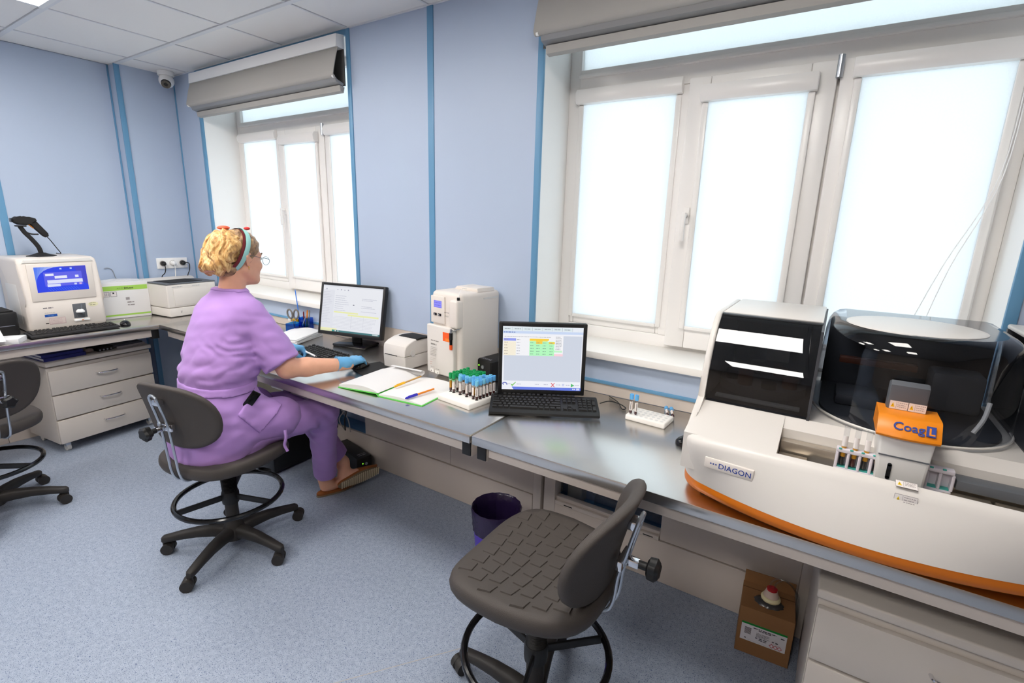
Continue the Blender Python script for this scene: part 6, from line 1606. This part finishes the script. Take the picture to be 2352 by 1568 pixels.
# belt, pocket and hem band are slightly proud copies of the same cloth
def band(name, off, cond, m='scrub', label=None):
    q = TS.copy(); X = q.ax[0][:, None, None]; Y = q.ax[1][None, :, None]; Z = q.ax[2][None, None, :]
    q.F = np.maximum(q.F-off, cond(X, Y, Z).astype(np.float32)); me = q.mesh(name, m, 1); return wear(name, me, label)
band('belt', 0.0055, lambda X, Y, Z: np.abs(Z-(0.822-0.05*(X-2.2)))-0.017)
def pocket_c(X, Y, Z):
    u = (Y+0.925)*0.80+(Z-0.715)*0.60; v = -(Y+0.925)*0.60+(Z-0.715)*0.80
    return np.maximum(np.maximum(np.abs(u)-0.080, np.abs(v)-0.066), 2.33-X)+0*X
band('pocket', 0.0060, pocket_c)
def neck_c(X, Y, Z): return np.abs(Z-1.227-0.10*(Y+0.871)*-1)-0.007+0*X+0*Y
band('collar', 0.0030, neck_c)
del TS
MB_ = MB(); MB_.box(-0.020, 0.020, -0.0045, 0.0045, -0.045, 0.045, 0.004)
MB_.xf(T(2.418, -0.958, 0.765) @ Matrix.Rotation(D2R(82), 4, 'Z') @ ry(40) @ rx(6))
ph = wearmb(MB_, 'phone', 'black_gloss', 'black phone edge in the tunic pocket')
tie = MB(); tp = [(2.475, -0.845, 0.60), (2.485, -0.850, 0.565), (2.478, -0.855, 0.53), (2.490, -0.850, 0.50)]
tie.tube(tp, 0.007, 6, smooth=5); wearmb(tie, 'tie_ribbon', 'scrub')

# --- scrub trousers
TR = SDF((1.98, -1.16, 0.06), (2.60, -0.18, 0.76), 0.0060)
TR.column([(0.51, 2.23, -1.0, 0.200, 0.140), (0.60, 2.23, -1.0, 0.205, 0.150), (0.70, 2.23, -0.99, 0.185, 0.140)], 0.02)
TR.cap(HIP_R, KNE_R, 0.100, 0.078, 0.03); TR.cap(HIP_L, KNE_L, 0.100, 0.078, 0.03)
hemR = tuple(KNE_R[i]*0.07+ANK_R[i]*0.93 for i in range(3)); TR.cap(KNE_R, hemR, 0.074, 0.066, 0.025, cut=0.985)
hemL = tuple(KNE_L[i]*0.10+ANK_L[i]*0.90 for i in range(3)); TR.cap(KNE_L, hemL, 0.074, 0.062, 0.012, cut=0.985)
def folds2(X, Y, Z):
    n1 = sines(X, Y, Z, 6.0, 13); knee = np.sin((Z*1.0+0.7*(Y+0.6)+0.05*n1)*2*PI*14)*np.exp(-((Y+0.62)/0.09)**2-((Z-0.50)/0.10)**2)
    shin = np.sin((X*0.9+0.35*Z)*2*PI*10)*np.exp(-((Z-0.30)/0.14)**2)
    cr = np.abs(sines(X, Y, Z, 8.0, 45)); wk = 0.4+np.exp(-((Y+0.62)/0.12)**2-((Z-0.52)/0.12)**2)
    return -0.0080*wk*np.minimum(cr, 0.35)+0.0030+0.0040*n1+0.0020*sines(X, Y, Z, 12.0, 14)+0.0045*knee+0.0022*shin
TR.warp(folds2)
wear('trousers', TR.mesh('trousers', 'scrub', 1)); del TR

# --- slippers
def slipper(o, Mf, ribs):
    X4 = Matrix.Translation(o) @ Mf.to_4x4()
    def outline(s=1.0):
        pts = []
        for i in range(40):
            a = 2*PI*i/40; y = 0.098+0.128*math.sin(a)*s
            f = (y+0.03)/0.256; w = (0.030+0.012*math.sin(PI*min(1, max(0, (f-0.25)/0.75)))+0.004*f)*s
            pts.append((w*math.copysign(abs(math.cos(a))**0.75, math.cos(a))+0.006*math.sin(2.0*f), y))
        return pts
    sole = MB(); sole.prism(outline(), 'z', 0.0, 0.010, 0.003); sole.xf(X4); so = wearmb(sole, 'slipper_sole', 'sole_dark')
    ins = MB(); ins.prism(outline(0.985), 'z', 0.0102, 0.024, 0.004); ins.xf(X4); wearmb(ins, 'slipper_footbed', 'slipper')
    up = MB(); rows = []
    for i in range(11):
        f = i/10; y = 0.105+0.112*f; w = 0.044*(1-0.45*max(0, f-0.35)**1.6); h = 0.052-0.030*f
        rows.append([(w*math.cos(a)+0.004, y, 0.014+h*max(0, math.sin(a))**0.75) for a in [PI*j/14 for j in range(15)]])
    up.grid(rows); up2 = MB(); rows2 = [[(x*0.93, y, z-0.003) for x, y, z in r] for r in rows]; up.grid([r[::-1] for r in rows2])
    for q in (0, -1): up.grid([rows[q], rows2[q]])
    up.xf(X4); wearmb(up, 'slipper_upper', 'slipper', angle=60)
    if ribs:
        rb = MB()
        for i in range(20):
            y = -0.012+i*0.0118; f = (y+0.03)/0.256; w = 0.026+0.013*math.sin(PI*min(1, max(0, (f-0.2)/0.8)))
            rb.box(-w+0.004, w+0.006, y, y+0.0066, -0.0045, 0.001, 0.001, 1)
        rb.xf(X4); r_ = wearmb(rb, 'sole_ribs', 'sole_cream'); r_['kind'] = 'stuff'
slipper(FR[0], FR[1], False); slipper(FL[0], FL[1], True)

# --- hair
HR = SDF(tuple(HC+Vector((-0.16, -0.26, -0.15))), tuple(HC+Vector((0.16, 0.14, 0.17))), 0.0036)
HR.ell(hp(0, -0.008, 0.037), (0.0800, 0.100, 0.092), 0.01, HMi)
HR.ell(hp(0, -0.066, -0.045), (0.060, 0.040, 0.050), 0.02, HMi)
# keep off the face and ears
Mn = np.array(HMi); Hc = np.array(HC)
def local(S_):
    X = S_.ax[0][:, None, None]-Hc[0]; Y = S_.ax[1][None, :, None]-Hc[1]; Z = S_.ax[2][None, None, :]-Hc[2]
    return [Mn[i][0]*X+Mn[i][1]*Y+Mn[i][2]*Z for i in range(3)]
lx, ly, lz = local(HR)
lim = np.interp(lz, [-0.10, -0.034, -0.020, 0.0, 0.035, 0.09, 0.12], [-0.040, -0.034, -0.030, 0.016, 0.048, 0.080, 0.090])   # hair line
HR.F = np.maximum(HR.F, (ly-lim).astype(np.float32))
HR.F = np.maximum(HR.F, (-0.098-lz+0.0*ly).astype(np.float32))
HR.F += (0.0016*np.sin((ly*0.5+np.arctan2(lx, lz+0.02)*0.05*1.0)*2*PI*70)*1.0).astype(np.float32)
wear('front_hair', HR.mesh('front_hair', 'hair_ash', 1), 'ash blonde hair combed back at the temple'); del HR
HB = SDF(tuple(HC+Vector((-0.17, -0.30, -0.17))), tuple(HC+Vector((0.17, 0.08, 0.18))), 0.0034)
HB.ell(hp(0, -0.066, 0.046), (0.082, 0.074, 0.076), 0.02, HMi)
HB.ell(hp(0, -0.106, -0.006), (0.076, 0.052, 0.070), 0.03, HMi)
HB.ell(hp(-0.004, -0.122, -0.048), (0.064, 0.042, 0.036), 0.03, HMi)
HB.cap(hp(0.055, -0.070, 0.045), hp(0.040, -0.132, -0.042), 0.028, 0.022, 0.02); HB.cap(hp(-0.055, -0.070, 0.045), hp(-0.040, -0.132, -0.042), 0.028, 0.022, 0.02)
HB.cap(hp(0.020, -0.140, -0.050), hp(-0.010, -0.168, -0.058), 0.018, 0.006, 0.02); HB.cap(hp(0.045, -0.105, -0.042), hp(0.046, -0.126, -0.072), 0.018, 0.010, 0.02)
lx, ly, lz = local(HB)
w_ = 0.012*np.sin(lz*55+lx*20)+0.010*np.sin(lx*60+ly*30)
HB.F += (0.0050*np.sin((lx*0.9+lz*0.25+ly*0.55+w_)*2*PI*24)+0.0022*np.sin((lx*0.8+lz*0.2+ly*0.6+w_*1.3)*2*PI*60)).astype(np.float32)
wear('gathered_hair', HB.mesh('gathered_hair', 'hair_blonde', 1), 'blonde wavy hair gathered behind the head band'); del HB
# --- head band: tilted ribbon loop
def band_loop(off, w, m, name, shift=0.0, label=None):
    rows = []
    ax1 = Vector((1, 0, 0)); ax2 = Vector((0, 0.30, 0.954)); nn = ax1.cross(ax2)
    c0 = Vector((0, -0.026+shift, 0.030))
    for i in range(64):
        a = 2*PI*i/64; q = c0+ax1*(0.0865+off)*math.cos(a)+ax2*(0.1050+off)*math.sin(a)
        rows.append([q-nn*w, q-nn*w*0.4+(q-c0).normalized()*0.0015, q+nn*w*0.4+(q-c0).normalized()*0.0015, q+nn*w])
    m_ = MB(); m_.grid([[tuple(HC+HM @ p) for p in r] for r in rows], close_u=True)
    inner = [[tuple(HC+HM @ (p-(p-c0).normalized()*0.003)) for p in r][::-1] for r in rows]
    m_.grid(inner, close_u=True)
    return wearmb(m_, name, m, label, 60)
band_loop(0.002, 0.0115, 'band_aqua', 'head_band', 0.0, 'pale aqua head band'); band_loop(0.0005, 0.0075, 'band_red', 'band_lining', -0.017, 'dark red lining of the head band')
c_ = MB(); c_.sphere(hp(0.018, 0.022, 0.137), 0.013, 14, 8, (1.2, 1.0, 0.6)); wearmb(c_, 'hair_clip', 'red_clip', 'small red hair clip')
c_ = MB(); c_.sphere(hp(-0.010, -0.072, 0.128), 0.026, 16, 8, (1.1, 1.0, 0.35)); wearmb(c_, 'hair_tie', 'coral', 'coral hair tie on the crown')
# --- eyes, brows, spectacles, ear ring, necklace
for s in (-1, 1):
    e = MB(); e.sphere(hp(s*0.032, 0.074, 0.002), 0.0125, 14, 10); wearmb(e, 'eye', 'eye_white')
    e = MB(); e.cyl(hp(s*0.032, 0.0855, 0.002), hp(s*0.032, 0.0872, 0.002), 0.0055, n=12); wearmb(e, 'iris', 'brow')
    e = MB(); e.tube([hp(s*0.014, 0.094, 0.024), hp(s*0.034, 0.090, 0.030), hp(s*0.054, 0.072, 0.024)], 0.0028, 6, smooth=4); wearmb(e, 'eyebrow', 'brow')
gl = MB()
for s in (-1, 1):
    gl.tube([hp(s*0.034+0.025*math.cos(a)*(1+0.1*math.cos(a)), 0.112-0.10*abs(s*0.034+0.025*math.cos(a))*0.25, -0.004+0.020*math.sin(a)) for a in [2*PI*i/28 for i in range(28)]], 0.0011, 6, closed=True)
    gl.tube([hp(s*0.060, 0.106, 0.002), hp(s*0.076, 0.090, 0.006), hp(s*0.080, 0.040, 0.010), hp(s*0.082, -0.004, 0.014), hp(s*0.078, -0.022, 0.000)], 0.0012, 6, smooth=4)
gl.tube([hp(-0.011, 0.112, 0.002), hp(0, 0.114, 0.006), hp(0.011, 0.112, 0.002)], 0.0011, 6, smooth=3)
g_o = wearmb(gl, 'spectacles', 'cg_grey', 'thin rimmed spectacles')
for s in (-1, 1):
    ln = MB(); ln.grid([[hp(s*0.034+f*0.024*math.cos(a), 0.1105-0.10*abs(s*0.034+f*0.024*math.cos(a))*0.25, -0.004+f*0.019*math.sin(a)) for a in [2*PI*i/20 for i in range(20)]] for f in (0.02, 1.0)], close_v=True)
    ln.xf(T(*(-PO))); ln_o = ln.obj('lens', 'clear_tube', g_o)
er = MB(); er.sphere(hp(0.080, -0.008, -0.038), 0.0036, 10, 8); er.sphere(hp(0.080, -0.008, -0.046), 0.0028, 10, 8); wearmb(er, 'ear_ring', 'gold')
nk = MB(); nk.tube([(2.1735+0.0600*math.cos(a)+0.0, -0.874+0.0575*math.sin(a), 1.226+0.004*math.sin(a)) for a in [2*PI*i/40 for i in range(40)]], 0.0010, 5, closed=True); wearmb(nk, 'necklace', 'gold')

# --- gloved hands
def glove(name, wrist, fwd, up, side, curls, thumb, arm_from, label):
    Mh = frame(fwd, up); o = Vector(wrist)
    P_ = lambda x, y, z: tuple(o+Mh @ Vector((x*side, y, z)))
    lo = o-Vector((0.14, 0.14, 0.10)); hi = o+Vector((0.14, 0.24, 0.10))
    af = Vector(arm_from); ad = (af-o).normalized()
    for c_ in (o+Mh @ Vector((0, 0.24, 0)), o+ad*0.10):
        for i in range(3): lo[i] = min(lo[i], c_[i]-0.06); hi[i] = max(hi[i], c_[i]+0.06)
    G = SDF(tuple(lo), tuple(hi), 0.0022)
    # cuff over the forearm and wrist
    G.cap(tuple(o+ad*0.085), tuple(o+ad*0.01), 0.0385, 0.031, 0.01); G.cap(tuple(o+ad*0.01), P_(0, 0.030, 0), 0.030, 0.024, 0.015, sq=(tuple(Mh @ Vector((0, 0, 1))), 0.8))
    e = o+ad*0.060; X = G.ax[0][:, None, None]; Y = G.ax[1][None, :, None]; Z = G.ax[2][None, None, :]
    kx = [-0.028, -0.009, 0.010, 0.027]; kz = [0.002, 0.005, 0.003, -0.003]; ln = [0.070, 0.077, 0.071, 0.056]; rd = [0.0096, 0.0098, 0.0093, 0.0082]
    for i in range(4):
        G.cap(P_(kx[i]*0.55, 0.012, 0.0), P_(kx[i], 0.086-0.004*abs(i-1), kz[i]), 0.0155, 0.0125, 0.010)
    G.ell(P_(-0.018, 0.040, -0.010), (0.020, 0.032, 0.015), 0.012, [list(r) for r in Mh.transposed()])
    for i in range(4):
        p = Vector((kx[i], 0.086-0.004*abs(i-1), kz[i])); ang = 0.0; fan = kx[i]*1.6
        for j, fr_ in enumerate((0.50, 0.29, 0.21)):
            ang += math.radians(curls[i][j]); l = ln[i]*fr_
            d = Vector((fan*math.cos(ang)*0.5, math.cos(ang), -math.sin(ang))); q = p+d*l
            G.cap(P_(*p), P_(*q), rd[i]*(1-0.10*j), rd[i]*(0.92-0.10*j), 0.003); p = q
    for a, b_, ra, rb in ((thumb[0], thumb[1], 0.0150, 0.0118), (thumb[1], thumb[2], 0.0116, 0.0100), (thumb[2], thumb[3], 0.0100, 0.0085)):
        G.cap(P_(*a), P_(*b_), ra, rb, 0.006)
    G.F = np.maximum(G.F, ((X-e[0])*ad.x+(Y-e[1])*ad.y+(Z-e[2])*ad.z).astype(np.float32))
    G.F += (0.0007*sines(X, Y, Z, 60, 31)).astype(np.float32)
    wear(name, G.mesh(name, 'glove', 1), label)
    # rolled cuff edge
    a1 = ad.orthogonal().normalized(); a2 = ad.cross(a1); rg = MB()
    rg.tube([tuple(e+(a1*math.cos(t_)+a2*math.sin(t_))*0.0365) for t_ in [2*PI*i/32 for i in range(32)]], 0.0018, 6, closed=True); wearmb(rg, 'glove_cuff', 'glove')
HDR = Vector((-0.30, 0.95, -0.03)).normalized()
glove('glove_right', (2.520, -0.508, 0.856), HDR, (0.10, 0.05, 1), 1, [(14, 18, 12), (10, 22, 16), (14, 24, 16), (18, 26, 16)],
      [(-0.018, 0.016, -0.010), (-0.040, 0.046, -0.016), (-0.046, 0.076, -0.022), (-0.040, 0.100, -0.026)], ELB_R, 'light blue glove resting on the mouse')
glove('glove_left', (2.020, -0.525, 0.868), (0.62, 0.74, -0.22), (-0.10, 0.25, 1), -1, [(42, 48, 28), (48, 52, 30), (55, 55, 30), (60, 58, 30)],
      [(-0.018, 0.016, -0.012), (-0.030, 0.044, -0.028), (-0.026, 0.072, -0.040), (-0.014, 0.094, -0.048)], ELB_L, 'light blue glove holding a white pen')
build_mouse('black mouse under the woman\'s gloved right hand', (2.486, -0.400, CT+0.0032), math.atan2(HDR.y, HDR.x)-PI/2)
pn = thing('pen', 'white pen held in the woman\'s left glove', 'pen', (2.075, -0.462, 0.842), D2R(-4))
X_ = ry(6); MB().cyl((0.0, 0, 0), (0.130, 0, 0), 0.0048, n=12).xf(X_).obj('barrel', 'white_paint', pn); MB().cyl((0.130, 0, 0), (0.146, 0, 0), 0.0045, 0.0012, n=12).xf(X_).obj('tip', 'grey_rubber', pn)
